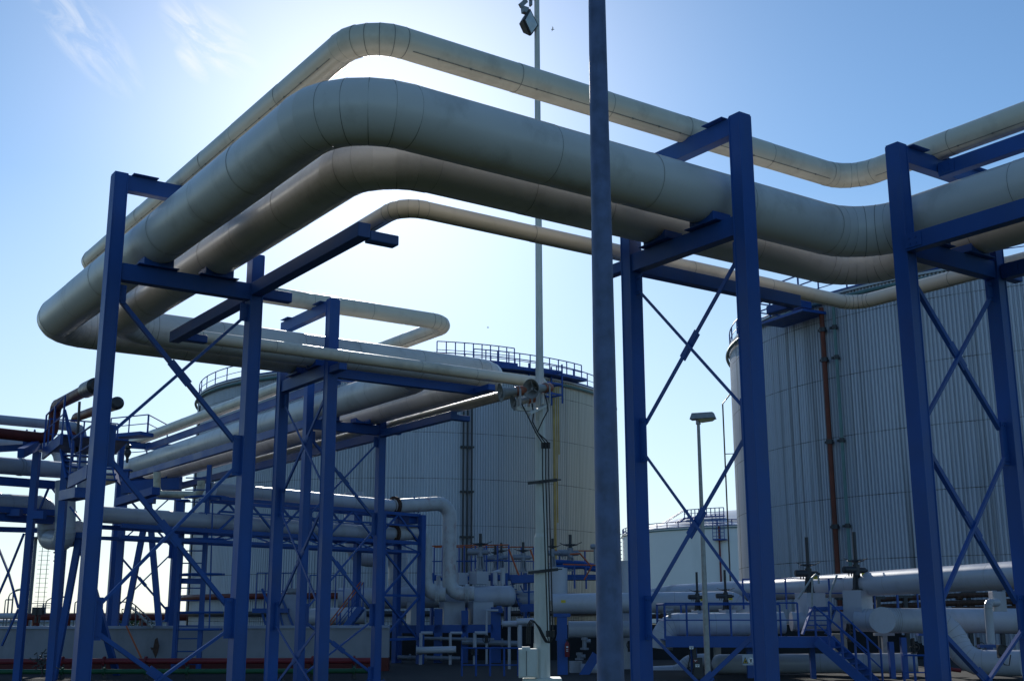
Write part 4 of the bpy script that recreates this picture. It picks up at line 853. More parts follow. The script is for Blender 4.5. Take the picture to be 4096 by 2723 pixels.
# short inner stair
m = MB(); m.bar(k4(340, 890, 41), k4(255, 1130, 41), .05, .28, HD); m.bar(k4(560, 890, 41), k4(475, 1130, 41), .05, .28, HD)
for k in range(5): f = (k+.3)/5; m.bar(k4(335-85*f, 900+220*f, 41), k4(555-85*f, 900+220*f, 41), .22, .04)
m.bar(k4(330, 895, 41), k4(615, 885, 41), .5, .12); m.build('short_stair', M['blue'], rp)
for x, y0 in ((340, 1215), (1075, 1200), (1190, 1160)):
    m = MB(); p = k4(x, y0, 40); m.bar(V(p.x, p.y, GZ), p, (45 if x < 1100 else 48)/2.33/4803*40, .2, HD); m.build('platform_leg', M['blued'], rp)
for x in (1500, 940): m = MB(); p = k24(x, 1210, 40.5); m.bar(V(p.x, p.y, GZ), p, .2, .2, HD); m.build('platform_leg', M['blued'], rp)
# main stair going down to the right
sr = thing('yard_stair', 'long blue stair descending to the right from the right hand platform', 'stair', V(*k4(880, 1560, 37).xy, GZ))
sa, sb = k4(900, 1640, 37.5), k4(385, 1190, 38.8); sw = HD
m = MB(); m.bar(sa, sb, .06, .30); m.build('stringer', M['blue'], sr); sa2, sb2 = k4(1010, 1640, 38.8), k4(520, 1170, 40); m = MB(); m.bar(sa2, sb2, .06, .26); m.build('stringer', M['blue'], sr)
for k in range(9):
    f = (k+.5)/9; m = MB(); m.bar(sa.lerp(sb, f), sa2.lerp(sb2, f), .24, .035); m.build('tread', M['blue'], sr)
railing(sr, [sa, sb], 1.08, 4, r=.03); railing(sr, [sa2, sb2], 1.2, 4, r=.03)
rr = railing(None, [k4(1215, 1660, 37), k4(1420, 1660, 37)], 1.05, 2, r=.03, name='yard_railing'); tag(rr, 'short low blue railing at the foot of the long blue stair', 'railing')
m = MB(); m.cyl(k4(1620, 1455, 41), k4(1730, 1468, 41), .07, n=10); tag(m.build('hose_end', M['red'], None, True), 'short red pipe piece low beside the right trestle column', 'pipe piece')
# brown pipe rack behind the station
for i, (pts, q) in enumerate((([k4(900, 812, 52), k4(1700, 770, 50), k4(2600, 745, 48)], .11), ([k4(900, 880, 52), k4(1700, 840, 50), k4(2600, 815, 48)], .12), ([k4(1650, 895, 50), k4(2600, 880, 48)], .10), ([k24(500, 860, 50), k24(900, 845, 50)], .09), ([k24(500, 915, 50), k24(1200, 905, 50)], .10))):
    m = MB(); m.tube(pts, q, 10)
    for f in (.2, .5, .8): p = pts[0].lerp(pts[-1], f); m.cyl(p-RT*.12, p+RT*.12, q*1.35, n=10)
    tag(m.build('bare_pipe', M['rust'], None, True), ('upper rusty brown pipe before the foot of the weathered tank', 'middle rusty brown pipe before the foot of the weathered tank', 'lowest rusty brown pipe at the right frame edge', 'short dark pipe above the platform rail, upper of two', 'dark pipe above the platform rail, lower of two')[i], 'pipe', 'rusty pipes behind the right station')
for i, (x, y0, y1) in enumerate(((960, 790, 890), (1212, 780, 880), (1800, 735, 905), (2092, 700, 890))):
    p, t = k4(x, y1, 51), k4(x, y0, 51); m = MB(); m.bar(V(p.x, p.y, GZ), t, .16, .16, HD); m.bar(t-RT*.3, t+RT*.3, .14, .12); tag(m.build('pipe_stand', M['dark']), ('dark pipe stand just right of the tall white valve box', 'dark pipe stand behind the railed walkway corner', 'dark pipe stand between the two right trestle columns', 'dark pipe stand behind the white vent head')[i], 'stand', 'dark pipe stands')
# low shaded machinery and supports under the station
for i, (x, w, y0, kk, s, d) in enumerate(((785, 125, 740, k20, 3.136, 43), (1640, 90, 1290, k24, 2.516, 45), (1190, 60, 1200, k24, 2.516, 45), (620, 120, 1140, k4, 2.33, 44))):
    p, t = kk(x, 1500, d), kk(x, y0, d); m = MB(); m.bar(V(p.x, p.y, GZ), V(p.x, p.y, t.z), w/s/4803*d, .35, HD); m.bar(V(p.x, p.y, t.z)-RT*.3, V(p.x, p.y, t.z)+RT*.3, .4, .12)
    tag(m.build('support_column', M['blue' if i == 0 else 'conc'], None, False, .01), ('blue column right of the mast, with the fire extinguisher on it', 'concrete support post behind the middle trestle column', 'concrete support post below the railed platform', 'beige support post behind the long stair')[i], 'column', None if i == 0 else 'concrete pipe supports')
m = MB(); m.bar(k20(720, 1060, 43), k20(760, 850, 43), .12, .3, HD); m.bar(k20(1210, 1230, 43), k20(1010, 1560, 43), .3, .3, HD)
tag(m.build('blue_strut', M['blue']), 'slanted blue struts in the shade left of the thick pole', 'strut')
for i, (a, b, r_, d) in enumerate((((1060, 1040), (1060, 1160), .08, 44), ((995, 1230), (995, 1290), .08, 44))):
    m = MB(); m.cyl(k20(*a, d), k20(*b, d), r_, n=12); m.cyl(k20(b[0], b[1], d)-Z*.03, k20(b[0], b[1], d)+Z*.03, r_*2, n=14); m.cyl(k20(a[0], a[1]+25, d)-RT*.02, k20(a[0], a[1]+25, d)+RT*.22, r_*.9, n=12); m.cyl(k20(a[0], a[1], d)-Z*.03, k20(a[0], a[1], d)+Z*.06, r_*1.5, n=12)
    tag(m.build('hand_valve', M['act'], None, True), ('small grey hand valve hanging behind the fire extinguisher', 'small grey flanged valve on the white block near the ground')[i], 'valve', 'small grey hand valves')
cbox('white block under the small flanged valve, left of the thick pole', k20(950, 1420, 44.3), .42, .4, .55, .1, group='white valve boxes')
# fire extinguisher
c = k20(842, 1160, 42.6); r0 = thing('fire_extinguisher', 'red fire extinguisher hung on the blue column right of the mast', 'fire extinguisher', c)
m = MB(); m.lathe(c-Z*.28, Z, [(.01, 0), (.075, .005), (.085, .03), (.085, .40), (.07, .47), (.03, .51), (.03, .53)], 18); m.build('cylinder', M['red'], r0, True)
m = MB(); m.cyl(c+Z*.24, c+Z*.30, .03, n=8); m.bar(c+Z*.3-RT*.06, c+Z*.33+RT*.09, .025, .02); m.tube([c+Z*.27+RT*.03, c+Z*.2+RT*.11, c-Z*.05+RT*.1], .012, 6); m.build('valve_head', M['black'], r0)
m = MB()
for z, h in ((.06, .05), (-.03, .02), (-.08, .02)): m.box(c-HD*.087+Z*z, (.07, .006, h), (RT, HD, Z))
m.build('label_plate', M['whitep'], r0)
# signs
sc_ = k24(1497, 1350, 38.6); r0 = thing('warning_sign', 'grey board with a yellow flame triangle and a white prohibition disc', 'sign', sc_)
fx = (RT, HD, Z); m = MB(); m.box(sc_, (.40, .012, .34), fx); m.build('board', M['farbld'], r0)
u = .40/118
def sp_(x, y, o=0): return sc_+RT*((x-1500)*u)-Z*((y-1350)*u)-HD*(.008+o)
m = MB(); m.prism([sp_(1443, 1385), sp_(1492, 1385), sp_(1467, 1324)], -HD*.004, 0); m.prism([sp_(1451, 1380, .004), sp_(1484, 1380, .004), sp_(1467, 1338, .004)], -HD*.003, 1); m.prism([sp_(1460, 1376, .007), sp_(1474, 1376, .007), sp_(1477, 1366, .007), sp_(1470, 1350, .007), sp_(1466, 1358, .007), sp_(1460, 1364, .007)], -HD*.002, 0); m.build('flame_triangle', [M['black'], M['yel']], r0)
m = MB(); m.cyl(sp_(1520, 1357), sp_(1520, 1357, .004), 28*u, n=28); m.build('disc', M['whitep'], r0)
m = MB(); m.bar(sp_(1508, 1340, .006), sp_(1530, 1376, .006), .02, .006, HD); m.bar(sp_(1512, 1366, .006), sp_(1528, 1346, .006), .03, .006, HD); m.bar(sp_(1510, 1352, .006), sp_(1524, 1358, .006), .02, .006, HD); m.bar(sp_(1516, 1378, .006), sp_(1512, 1362, .006), .016, .006, HD); m.build('pictogram', M['black'], r0)
for i, (x, y, w, h, mt) in enumerate(((920, 1229, 40, 30, 'whitep'), (981, 1410, 40, 28, 'whitep'), (960, 1362, 42, 24, 'red'))):
    c = k24(x, y, 39.5); r0 = thing('name_plate', ('small white plate highest on the shaded valve post by the lamp post', 'small white plate low on the shaded valve post by the lamp post', 'small red and white plate on the shaded valve post')[i], 'plate', c, 'plates on the valve post')
    W, Hh = w/2.516/4803*39.5, h/2.516/4803*39.5; m = MB(); m.box(c, (W, .01, Hh), fx); m.build('plate', M[mt], r0)
    m = MB(); m.box(c-HD*.009+Z*(Hh*.2), (W*.7, .004, Hh*.18), fx); m.box(c-HD*.009-Z*(Hh*.2), (W*.22, .004, Hh*.25), fx); m.build('lettering', M['whitep' if i == 2 else 'black'], r0)
r0 = thing('valve_post', 'dark shaded instrument post with hoses beside the lamp post', 'post', V(*k24(950, 1400, 40).xy, GZ))
m = MB(); p = k24(965, 1500, 40.2); m.bar(V(p.x, p.y, GZ), k24(945, 1210, 40.2), .12, .12, HD); m.box(k24(985, 1440, 40.2), (.3, .2, .7), fx); m.build('post_body', M['dark'], r0)
m = MB(); m.tube([k24(895, 1260, 40), k24(905, 1330, 40), k24(890, 1400, 40), k24(895, 1510, 40), k24(925, 1525, 40), k24(935, 1440, 40)], .022, 6); m.tube([k24(900, 1420, 40), k24(880, 1440, 40), k24(910, 1470, 40)], .05, 6); m.build('hose', M['black'], r0)
m = MB(); c = k24(700, 880, 41); m.cyl(c-Z*.18, c+Z*.05, .05, n=10); m.cyl(c-Z*.08, c-Z*.05, .11, n=12); m.cyl(c-Z*.0, c+Z*.02, .11, n=12); m.cyl(c+Z*.08-RT*.12, c+Z*.08+RT*.12, .07, n=10); m.cyl(c+Z*.08, c+Z*.16, .06, n=8); tag(m.build('pressure_sensor', M['act'], None, True), 'small grey instrument on top of the white pipe by the platform corner', 'instrument')
for i, (x, y, d) in enumerate(((2110, 1290, 38), (1640, 1180, 46))):
    p = k4(x, y, d) if i == 0 else k20(x, 1130, d); m = MB(); m.box(p, (.22, .2, .4), fx); m.tube([p-Z*.2, p-Z*.4+RT*.05, p-Z*.42+RT*.2, p-Z*.1+RT*.28], .02, 6); m.torus(p+Z*.05-HD*.15, HD, .16, .018, 16, 6); tag(m.build('hand_wheel_valve', M['dark']), ('dark valve with looped hose at the right frame edge', 'dark handwheel valve behind the thick pole and blue column')[i], 'valve', 'dark hand wheel valves')
m = MB(); a, b = at(2300, 2700, 43), at(4300, 2706, 41); b.z = a.z; m.bar(V(a.x, a.y, (a.z+GZ)/2), V(b.x, b.y, (b.z+GZ)/2), .4, a.z-GZ); tag(m.build('kerb_wall', M['conc']), 'low concrete kerb wall along the bottom of the right hand station', 'kerb wall')

# ------------------------------------------------------------------ left hand station
lc = K(0, 1480, 3.016); ld = K(0, 1950, 2.851); l44 = K(440, 1750, 3.484); lb_ = K(440, 2150, 2.737)
gl = 'pipes of the left hand station'
pipe('station_pipe', 'slim white pipe highest on the left station, turning down behind the blue stair', [lc(-250, 575, 38), lc(985, 690, 41), lc(985, 1560, 41)], .165, .3, 4, 24, m='cladw', sp=2.4, group=gl)
p = pipe('vent_pipe', 'dark red vent pipe rising from the left station, its capped end behind the near column', [lc(-250, 735, 37), lc(625, 830, 39), lc(670, 430, 39), lc(1085, 218, 33)], .18, .42, 6, 28, m='dred', sp=6, group='dark red vent pipes', seam=False)
m = MB(); a, b = lc(1040, 240, 33.6), lc(1150, 190, 32.2); m.cyl(a, b, .235, n=20); m.cyl(b, b+(b-a).normalized()*.1, .235, .14, n=20); m.build('vent_cap', M['dark'], p, True)
p = pipe('vent_pipe', 'shorter dark red vent pipe whose capped end shows right of the near column', [lc(862, 900, 48), lc(905, 575, 48), lc(1385, 405, 42)], .18, .4, 6, 28, m='dred', sp=6, group='dark red vent pipes', seam=False)
m = MB(); a, b = lc(1330, 425, 42.7), lc(1415, 398, 41.4); m.cyl(a, b, .24, n=20); m.cyl(b, b+(b-a).normalized()*.12, .24, .14, n=20); m.build('vent_cap', M['dark'], p, True)
p = pipe('station_pipe', 'thick white pipe in the middle of the left station, running behind the stair', [lc(-250, 1130, 38), lc(760, 1205, 41), lc(1180, 1235, 42)], .285, 1, 4, 32, m='cladw', sp=1.8, group=gl)
flange(p, lc(245, 1165, 39.4), lc(760, 1205, 41)-lc(-250, 1130, 38), .31, .05, 'cladw')
pipe('station_pipe', 'shaded white pipe just under the red vent pipe, far left', [lc(-250, 870, 41), lc(440, 905, 42.5), lc(700, 920, 43), lc(760, 1200, 43)], .25, .4, 4, 28, m='cladw', sp=1.6, group=gl)
pipe('station_pipe', 'thickest white pipe of the left station, looping down into a hanging U bend', [ld(-250, 170, 38.5), ld(540, 205, 41), ld(540, 590, 41), ld(745, 610, 39.5), ld(745, -80, 39.5)], .33, .36, 6, 32, m='cladw', sp=1.2, group=gl)
pipe('station_pipe', 'brownish elbow leaving the U bend to the right, beside the near trestle column', [ld(745, 612, 39.9), ld(860, 590, 40.5), ld(900, 430, 41)], .22, .28, 4, 24, m='wornw', sp=1.2, group=gl)
m = MB(); c = ld(640, 760, 39.6); m.cyl(ld(640, 690, 39.6), ld(640, 740, 39.6), .05, n=8); m.lathe(c+Z*.1, -Z, [(.05, 0), (.1, .02), (.1, .05), (.05, .07), (.06, .2), (.03, .3), (.01, .31)], 10); m.tube([c-Z*.15, c-Z*.24-RT*.03, c-Z*.2-RT*.07], .025, 6); tag(m.build('drain_valve', M['dark'], None, True), 'small dark drain valve hanging under the white U bend', 'valve')
rk = thing('pipe_rack', 'blue pipe rack of the left station at the left frame edge', 'pipe rack', V(*ld(250, 1402, 39).xy, GZ))
for x, w, d, ytop in ((262, 76, 39, 985), (652, 82, 40.5, 1215)):
    p = ld(x, 1402, d); t = lc(400 if x < 300 else 790, ytop, d); m = MB(); m.bar(V(p.x, p.y, GZ), V(p.x, p.y, t.z), w/2.851/4803*d, .24, HD); m.build('column', M['blue'], rk, bevel=.01)
for (x0, y0, d0), (x1, y1, d1), h, nm in (((-200, 1320, 38), (745, 1392, 41), .28, 'beam'), ((-200, 985-25, 38), (500, 920, 39), .2, 'beam'), ((-200, 1625+40, 38), (900, 1760-25, 41.5), .2, 'beam')):
    m = MB(); m.bar(lc(x0, y0, d0), lc(x1, y1, d1), .22, h); m.build(nm, M['blue'], rk)
m = MB(); m.bar(ld(-100, 330, 38.5), ld(620, 375, 41), .22, .26); m.build('beam', M['blue'], rk); m = MB(); m.bar(ld(-100, 470, 40), ld(450, 485, 42), .12, .18); m.build('beam', M['blue'], rk)
m = MB(); m.box(lc(370, 880, 39), (.36, .4, .42), (RT, HD, Z)); m.bar(lc(250, 1000, 36.5), lc(470, 890, 39), .2, .3); m.build('bracket', M['blue'], rk)
for x in (320, 415): m = MB(); m.torus(lc(x, 790, 39-.2), RT*.96+HD*.25, .2, .02, 14, 6); m.build('pipe_clamp', M['blue'], rk)
for (x0, y0), (x1, y1) in (((-100, 480), (95, 965)), ((95, 965), (210, 1370)), ((275, 520), (95, 965)), ((95, 965), (-110, 1430)), ((210, 1380), (20, 1800)), ((0, 60), (190, 300)), ((555, 0), (430, 300)), ((590, 0), (690, 130))):
    m = MB(); m.bar(ld(x0, y0, 40), ld(x1, y1, 40), .05, .10, HD); m.build('brace', M['blue'], rk)
for (x, y), h in (((170, 285), .22), ((440, 310), .25)): m = MB(); m.box(ld(x, y, 39), (.42, .3, h), (RT, HD, Z)); m.build('saddle', M['blue'], rk)
# stair platform on the left
sp = thing('stair_platform', 'blue stair with two landings beside the near left trestle column', 'platform', V(*lc(800, 1400, 36).xy, GZ))
a, b = lc(520, 1015, 38), lc(735, 925, 34.5); b.z = a.z; c2 = lc(1080, 985, 37); c2.z = a.z
m = MB(); m.bar(a, b, .08, .34); m.build('landing_edge', M['blue'], sp); m = MB(); m.prism([a+Z*.1, b+Z*.1, b+RT*1.6+HD*1.2+Z*.1, a+RT*1.8+HD*1.4+Z*.1], Z*.05); m.build('landing_floor', M['blue'], sp)
railing(sp, [a+Z*.17, b+Z*.17], 1.12, 2, r=.03); e_ = a+RT*1.9+HD*1.4; railing(sp, [a+Z*.17+HD*.3, e_+Z*.17], 1.05, 2, r=.026)
lo_a, lo_b = lc(835, 1345, 34), lc(1060, 1260, 31.5); lo_b.z = lo_a.z
m = MB(); m.bar(lo_a, lo_b, .08, .36); m.build('landing_edge', M['blue'], sp); railing(sp, [lo_a+Z*.15, lo_b+Z*.15], 1.1, 2, r=.03)
s0, s1 = lc(820, 1330, 34.2), lc(755, 985, 34.8)
m = MB(); m.bar(s0, s1, .05, .3, HD); m.build('stringer', M['blue'], sp); off = RT*1.25+HD*.6; m = MB(); m.bar(s0+off, s1+off, .05, .3, HD); m.build('stringer', M['blue'], sp)
for k in range(5): f = (k+.4)/5; m = MB(); p = s0.lerp(s1, f); m.bar(p, p+off, .26, .045, Z); m.build('tread', M['blue'], sp)
m = MB(); m.tube([s0+Z*.95, s1+Z*1.05, lc(785, 480, 34.8)], .03, 6); m.tube([lc(785, 480, 34.8), lc(885, 870, 34.5), lc(875, 1090, 34.2)], .035, 6); m.build('handrail', M['blued'], sp)
m = MB(); m.bar(lc(960, 380, 37), lc(925, 990, 37), .07, .07); m.build('support_rod', M['dark'], sp)
m = MB(); p = lc(790, 1500, 35); m.bar(V(p.x, p.y, GZ), lc(800, 1060, 35), .2, .2, HD); m.build('platform_leg', M['blue'], sp); m = MB(); m.bar(ld(770, 95, 34), ld(960, 55, 32.5), .5, .28); m.build('under_beam', M['blue'], sp); m = MB(); m.bar(ld(800, 215, 38.5), ld(920, 370, 38.5), .06, .09, HD); m.build('brace', M['blue'], sp)
# railed walkway where the runs meet
wk = thing('walkway', 'thin railed blue walkway in the sky gap right of the near left column', 'walkway', lc(1500, 760, 52))
a, b = lc(1300, 760, 52), lc(2040, 830, 52); b.z = a.z
wa, wb = at(440, 1745, 52), at(588, 1740, 51); wb.z = wa.z; railing(wk, [wa, wb], .62+.2, 2, r=.028); railing(wk, [wb+HD*.08, wb+HD*3], .82, 1, r=.028)
m = MB(); m.bar(wa-Z*.05, wb-Z*.05, .8, .16); m.build('deck', M['blue'], wk)
wa, wb = at(440, 1835, 53), at(585, 1838, 52); wb.z = wa.z; railing(wk, [wa, wb], .42, 2, r=.028)
m = MB(); c = at(511, 1805, 47); m.cyl(at(511, 1760, 47), at(511, 1840, 47), .04, n=8); m.lathe(c+Z*.3, -Z, [(.04, 0), (.12, .05), (.12, .15), (.08, .2), (.14, .3), (.14, .4), (.06, .55), (.05, .75)], 12); tag(m.build('hanging_valve', M['dark'], None, True), 'dark valve silhouetted above the far pipe run, right of the near left column', 'valve')
# cream U connector under the far run
cu = pipe('connector_pipe', 'cream U shaped connector pipe hanging under the far pipe run', [l44(655, 480, 47.5), l44(655, 785, 47.5), l44(1270, 800, 45.5), l44(1270, 600, 45.5)], .145, .34, 4, 24, m='cream', sp=5, group=None)
# leaning A frames, extra columns, caged ladder
def aframe(label, apex, l1, l2, w):
    r0 = thing('leaning_frame', label, 'A frame', V(*l1.xy, GZ), 'leaning blue A frames')
    for l in (l1, l2):
        d = (l-apex); t = (GZ-apex.z)/d.z if d.z else 1; m = MB(); m.bar(apex, apex+d*t, w, w, HD); m.build('leg', M['blue'], r0)
    m = MB(); m.box(apex+Z*.05, (.5, .4, .2), (RT, HD, Z)); m.build('head_plate', M['blue'], r0); return r0
aframe('leaning blue A frame standing clear against the bright sky left of centre', l44(540, 900, 50), lb_(40, 1568, 50), lb_(590, 1568, 50), .22)
aframe('leaning blue A frame half hidden behind the near left trestle column', ld(905, 560, 40), ld(560+160, 1568, 40), ld(1180, 1568, 42), .2)
for i, (px, py0, w, d, lab) in enumerate(((468, 1880, 88/3.484, 50, 'blue post close behind the farthest trestle, left of the A frame'), (712, 2000, 14, 44, 'thin blue post just left of the caged ladder'))):
    p = at(px-4 if i == 0 else px-6, 2442, d); m = MB(); zt = at(px, py0, d).z; m.bar(V(p.x, p.y, GZ), V(p.x, p.y, zt), w/4803*d, .2, HD); m.box(V(p.x, p.y, zt), (.45, .4, .06), (RT, HD, Z)); tag(m.build('blue_post', M['blue'], None, False, .01), lab, 'post', 'blue posts of the left station')
m = MB(); m.bar(lb_(-120, 0, 49), lb_(1260, 35, 52), .12, .13); tag(m.build('long_beam', M['blue']), 'long thin blue beam crossing below the lattice bridge, against the sky', 'beam')
m = MB(); m.bar(l44(180, 700, 50), l44(980, 640, 50), .4, .5); m.bar(l44(120, 900, 48), l44(640, 740, 46), .35, .3); m.bar(l44(560, 830, 50), l44(960, 850, 50), .3, .12); tag(m.build('shaded_beam', M['blue']), 'dark shaded blue beams under the far pipe run', 'beam')
ldr = thing('caged_ladder', 'blue caged ladder rising beside the left edge of the centre tank', 'ladder', V(*lb_(870, 1400, 44).xy, GZ))
a, b = lb_(742, 800, 44), lb_(1003, 800, 44); a.z = b.z = 0; zt = l44(1300, 380, 44).z
for p, w in ((a, .13), (b, .16)): m = MB(); m.bar(p+Z*GZ, p+Z*(zt if w > .14 else lb_(742, 0, 44).z+.6), w, w, HD); m.build('stile', M['blue'], ldr)
for k in range(26):
    z = GZ+.35+k*.45
    if z < zt-.2: m = MB(); m.cyl(a+Z*z, b+Z*z, .026, n=6); m.build('rung', M['blue'], ldr)
for y in (400, 815, 1000, 20, -440): 
    z = lb_(900, y, 44).z; m = MB(); c = (a+b)/2+Z*z; m.tube([a+Z*z]+[c+RT*(.75*math.cos(t))*1.0+RT*.45-HD*(.55*math.sin(t)) for t in [math.pi*(1-k/8) for k in range(9)]]+[b+Z*z+HD*.1], .045, 6); m.build('cage_hoop', M['blue'], ldr)
m = MB()
for x in (1060, 1125): m.bar(lb_(x, -400, 43.6), lb_(x-40, 1000, 43.6), .05, .02, HD)
m.build('cage_strap', M['blue'], ldr)
m = MB(); m.bar(lb_(720, 470, 44.2), lb_(1010, 475, 44.2), .16, .2); m.build('ladder_beam', M['blue'], ldr)
# ------------------------------------------------------------------ far left background
def lampp(px, d, ytop, arm, label):
    p = at(px, 2442, d); z = at(px, ytop, d).z; r0 = thing('street_lamp', label, 'street lamp', V(p.x, p.y, GZ), 'far street lamps'); m = MB(); p.z = 0
    m.cyl(p+Z*GZ, p+Z*z, .10, .07, n=8); m.build('pole', M['farsteel'], r0)
    m = MB(); pts = [p+Z*z]+[p+Z*(z+arm*.45*math.sin(t))+RT*(arm*(1-math.cos(t))) for t in (.4, .8, 1.2, 1.57)]; m.tube(pts, .06, 6); m.box(pts[-1]+RT*(.35 if arm > 0 else -.35), (.9, .3, .16), (RT, HD, Z)); m.build('lamp_head', M['farsteel'], r0)
q0 = K(0, 2123, 2.614)
lampp(30, 130, q0(0, 690, 1).z and 2385, 1.6, 'far street lamp with curved arm, near the left frame edge'); lampp(47, 120, 2370, .9, 'far street lamp with two flat heads, right of the curved one'); lampp(18, 160, 2400, .2, 'far short ball lamp at the left frame edge'); lampp(181, 130, 2410, 1.4, 'far curved arm lamp left of the second rack column')
lampp(298, 140, 2410, .3, 'far small lamp just left of the near trestle column')
r0 = thing('lattice_mast', 'far tall ladder mast with a railed top platform, left', 'mast', V(*at(113, 2442, 120).xy, GZ)); p = at(118, 2442, 120); p.z = 0; zt = at(130, 2150, 120).z
m = MB(); m.bar(p+Z*GZ, p+Z*zt, .28, .28); m.build('post', M['farsteel'], r0)
m = MB()
for x in (.75, 1.35): m.bar(p+RT*x+Z*(GZ+1), p+RT*x+Z*zt, .05, .05)
for k in range(24): z = GZ+1+k*.45; m.bar(p+RT*.4+Z*z, p+RT*1.6+Z*z, .035, .035)
m.build('ladder', M['farsteel'], r0); m = MB(); m.box(p+RT*.5+Z*zt, (2.6, 1.6, .14), (RT, HD, Z))
for x in (-.7, .5, 1.7): m.bar(p+RT*x+Z*zt, p+RT*x+Z*(zt+1.1), .05, .05)
m.bar(p+RT*-.7+Z*(zt+1.1), p+RT*1.7+Z*(zt+1.1), .05, .05); m.bar(p+RT*.1+Z*zt, p+RT*.45+Z*(zt+3), .05, .05); m.bar(p+RT*.9+Z*zt, p+RT*.55+Z*(zt+3), .05, .05); m.build('top_platform', M['farsteel'], r0)
r0 = thing('radio_mast', 'far spiky mast with cross arms beyond the bund wall', 'mast', V(*at(170, 2442, 180).xy, GZ)); m = MB(); p = at(172, 2442, 180); p.z = 0; z = at(172, 2412, 180).z
m.bar(p+Z*GZ, p+Z*z, .2, .2); m.bar(p-RT*1.2+Z*GZ, p+Z*(z*.8), .12, .12); m.bar(p+RT*1.2+Z*GZ, p+Z*(z*.8), .12, .12)
for f in (1, .75, .5): m.bar(p-RT*(1.0 if f < 1 else 1.9)+Z*(z*f), p+RT*(1.0 if f < 1 else 1.9)+Z*(z*f), .1, .1)
m.build('mast_frame', M['farsteel'], r0)
r0 = thing('far_shed', 'long low pale shed far beyond the bund wall', 'shed', at(200, 2500, 170)); m = MB(); a, b = at(-300, 2480, 170), at(760, 2480, 170); zt, = (at(200, 2485, 170).z,); m.bar(V(a.x, a.y, (zt+GZ)/2-.0), V(b.x, b.y, (zt+GZ)/2), 10, zt-GZ); m.build('wall', M['farbld'], r0)
m = MB(); m.bar(V(a.x, a.y, zt+.15), V(b.x, b.y, zt+.15), 11, .3); m.build('roof', M['wallcap'], r0)
m = MB(); random.seed(3); c0 = at(515, 2480, 80)
for k in range(900):
    v = V(random.gauss(0, 1), random.gauss(0, 1), random.gauss(0, 1)); v = v.normalized()*random.random()**.4; p = c0+RT*(v.x*1.7)+HD*(v.y*1.3)+Z*(v.z*.95-.2); s_ = random.uniform(.06, .13); u_ = V(random.gauss(0, 1), random.gauss(0, 1), random.gauss(0, 1)).normalized(); w_ = u_.orthogonal().normalized(); i = m.add([p+u_*s_, p+w_*s_*.5, p-u_*s_, p-w_*s_*.5]); m.face(i)
r0 = thing('bush', 'green bush showing over the bund wall behind the A frame', 'bush', V(c0.x, c0.y, GZ)); m.build('foliage', M['leaf'], r0)
m = MB()
for k in range(5): m.tube([V(c0.x, c0.y, GZ), c0+RT*(k-2)*.25-Z*.6, c0+RT*((k-2)*.6)+Z*.2], [.07, .05, .02], 5)
m.build('stem', M['rust'], r0)
fs = thing('wall_stair', 'small pale railed stair over the bund wall behind the A frame', 'stair', V(*lb_(300, 1100, 45.5).xy, GZ))
for s_ in (0, 1): m = MB(); m.bar(lb_(470, 985, 45.2+s_*.8), lb_(240, 700+60, 45.2+s_*.8), .05, .2, HD); m.build('stringer', M['galvl'], fs)
m = MB()
for x0, y0, x1, y1 in ((275, 735, 490, 945), (225, 700, 275, 735), (225, 700, 225, 880), (280, 740, 280, 950), (350, 890, 350, 970), (410, 880, 410, 960), (100, 700, 180, 702)): m.bar(lb_(x0, y0, 45), lb_(x1, y1, 45), .04, .04, HD)
m.build('rail', M['farsteel'], fs)
for k in range(5): m = MB(); f = (k+.5)/5; m.bar(lb_(470-230*f, 985-225*f, 45.2), lb_(470-230*f, 985-225*f, 46), .25, .03); m.build('tread', M['galvl'], fs)
m = MB(); m.bar(lb_(178, 960, 44), lb_(345, 1320, 44), .05, .05, HD); tag(m.build('handrail_bar', M['orange']), 'slanted orange rail leaning on the bund wall at the left', 'handrail')
r0 = thing('loose_board', 'dark weathered board hanging on the bund wall behind the A frame leg', 'board', lb_(505, 1200, 44)); m = MB(); m.prism([lb_(495, 1110, 45.6), lb_(520, 1090, 45.6), lb_(540, 1180, 45.6), lb_(525, 1250, 45.6), lb_(500, 1315, 45.6), lb_(470, 1240, 45.6)], -HD*.04); m.prism([lb_(443, 1198, 45.6), lb_(480, 1200, 45.6), lb_(462, 1232, 45.6)], -HD*.04); m.build('panel', M['rust'], r0)
for i, x in enumerate((380, 418)):
    p = q0(x, 835, 58); m = MB(); m.box(p, (.32, .3, .36), (RT, HD, Z)); m.cyl(p-Z*.55, p-Z*.15, .05, n=8); m.cyl(p-RT*.2, p+RT*.2, .05, n=8); tag(m.build('hydrant_head', M['dark']), ('small dark hydrant head on the far red pipe, left of two', 'small dark hydrant head on the far red pipe, right of two')[i], 'hydrant', 'hydrant heads')
m = MB(); random.seed(5); c0 = q0(450, 1370, 38)
for k in range(60):
    v = V(random.gauss(0, 1), random.gauss(0, 1), random.gauss(0, 1)); p = c0+RT*v.x*.12+HD*v.y*.1+Z*v.z*.13; m.bar(p, p+RT*random.gauss(0, .12)+Z*random.gauss(.03, .1), .014, .03)
m.tube([c0+Z*-.45, c0, c0+Z*.1+RT*-.25], .03, 6); tag(m.build('hose_bundle', M['dark']), 'tangle of dark hoses and fittings over the red ground pipe', 'hoses')

m = MB(); a, b = at(1500, 2500, 58), at(4500, 2496, 58); zt = a.z  # dark mound added to stand in for the deep shade behind the stations
m.prism([V(a.x, a.y, GZ)-HD*2.5, V(a.x, a.y, zt), V(a.x, a.y, zt)+HD*1.5, V(a.x, a.y, GZ)+HD*4], V(b.x-a.x, b.y-a.y, 0))
tag(m.build('shade_backdrop', M['backdrop']), 'added dark shade bank behind the valve stations', None, None, 'structure')

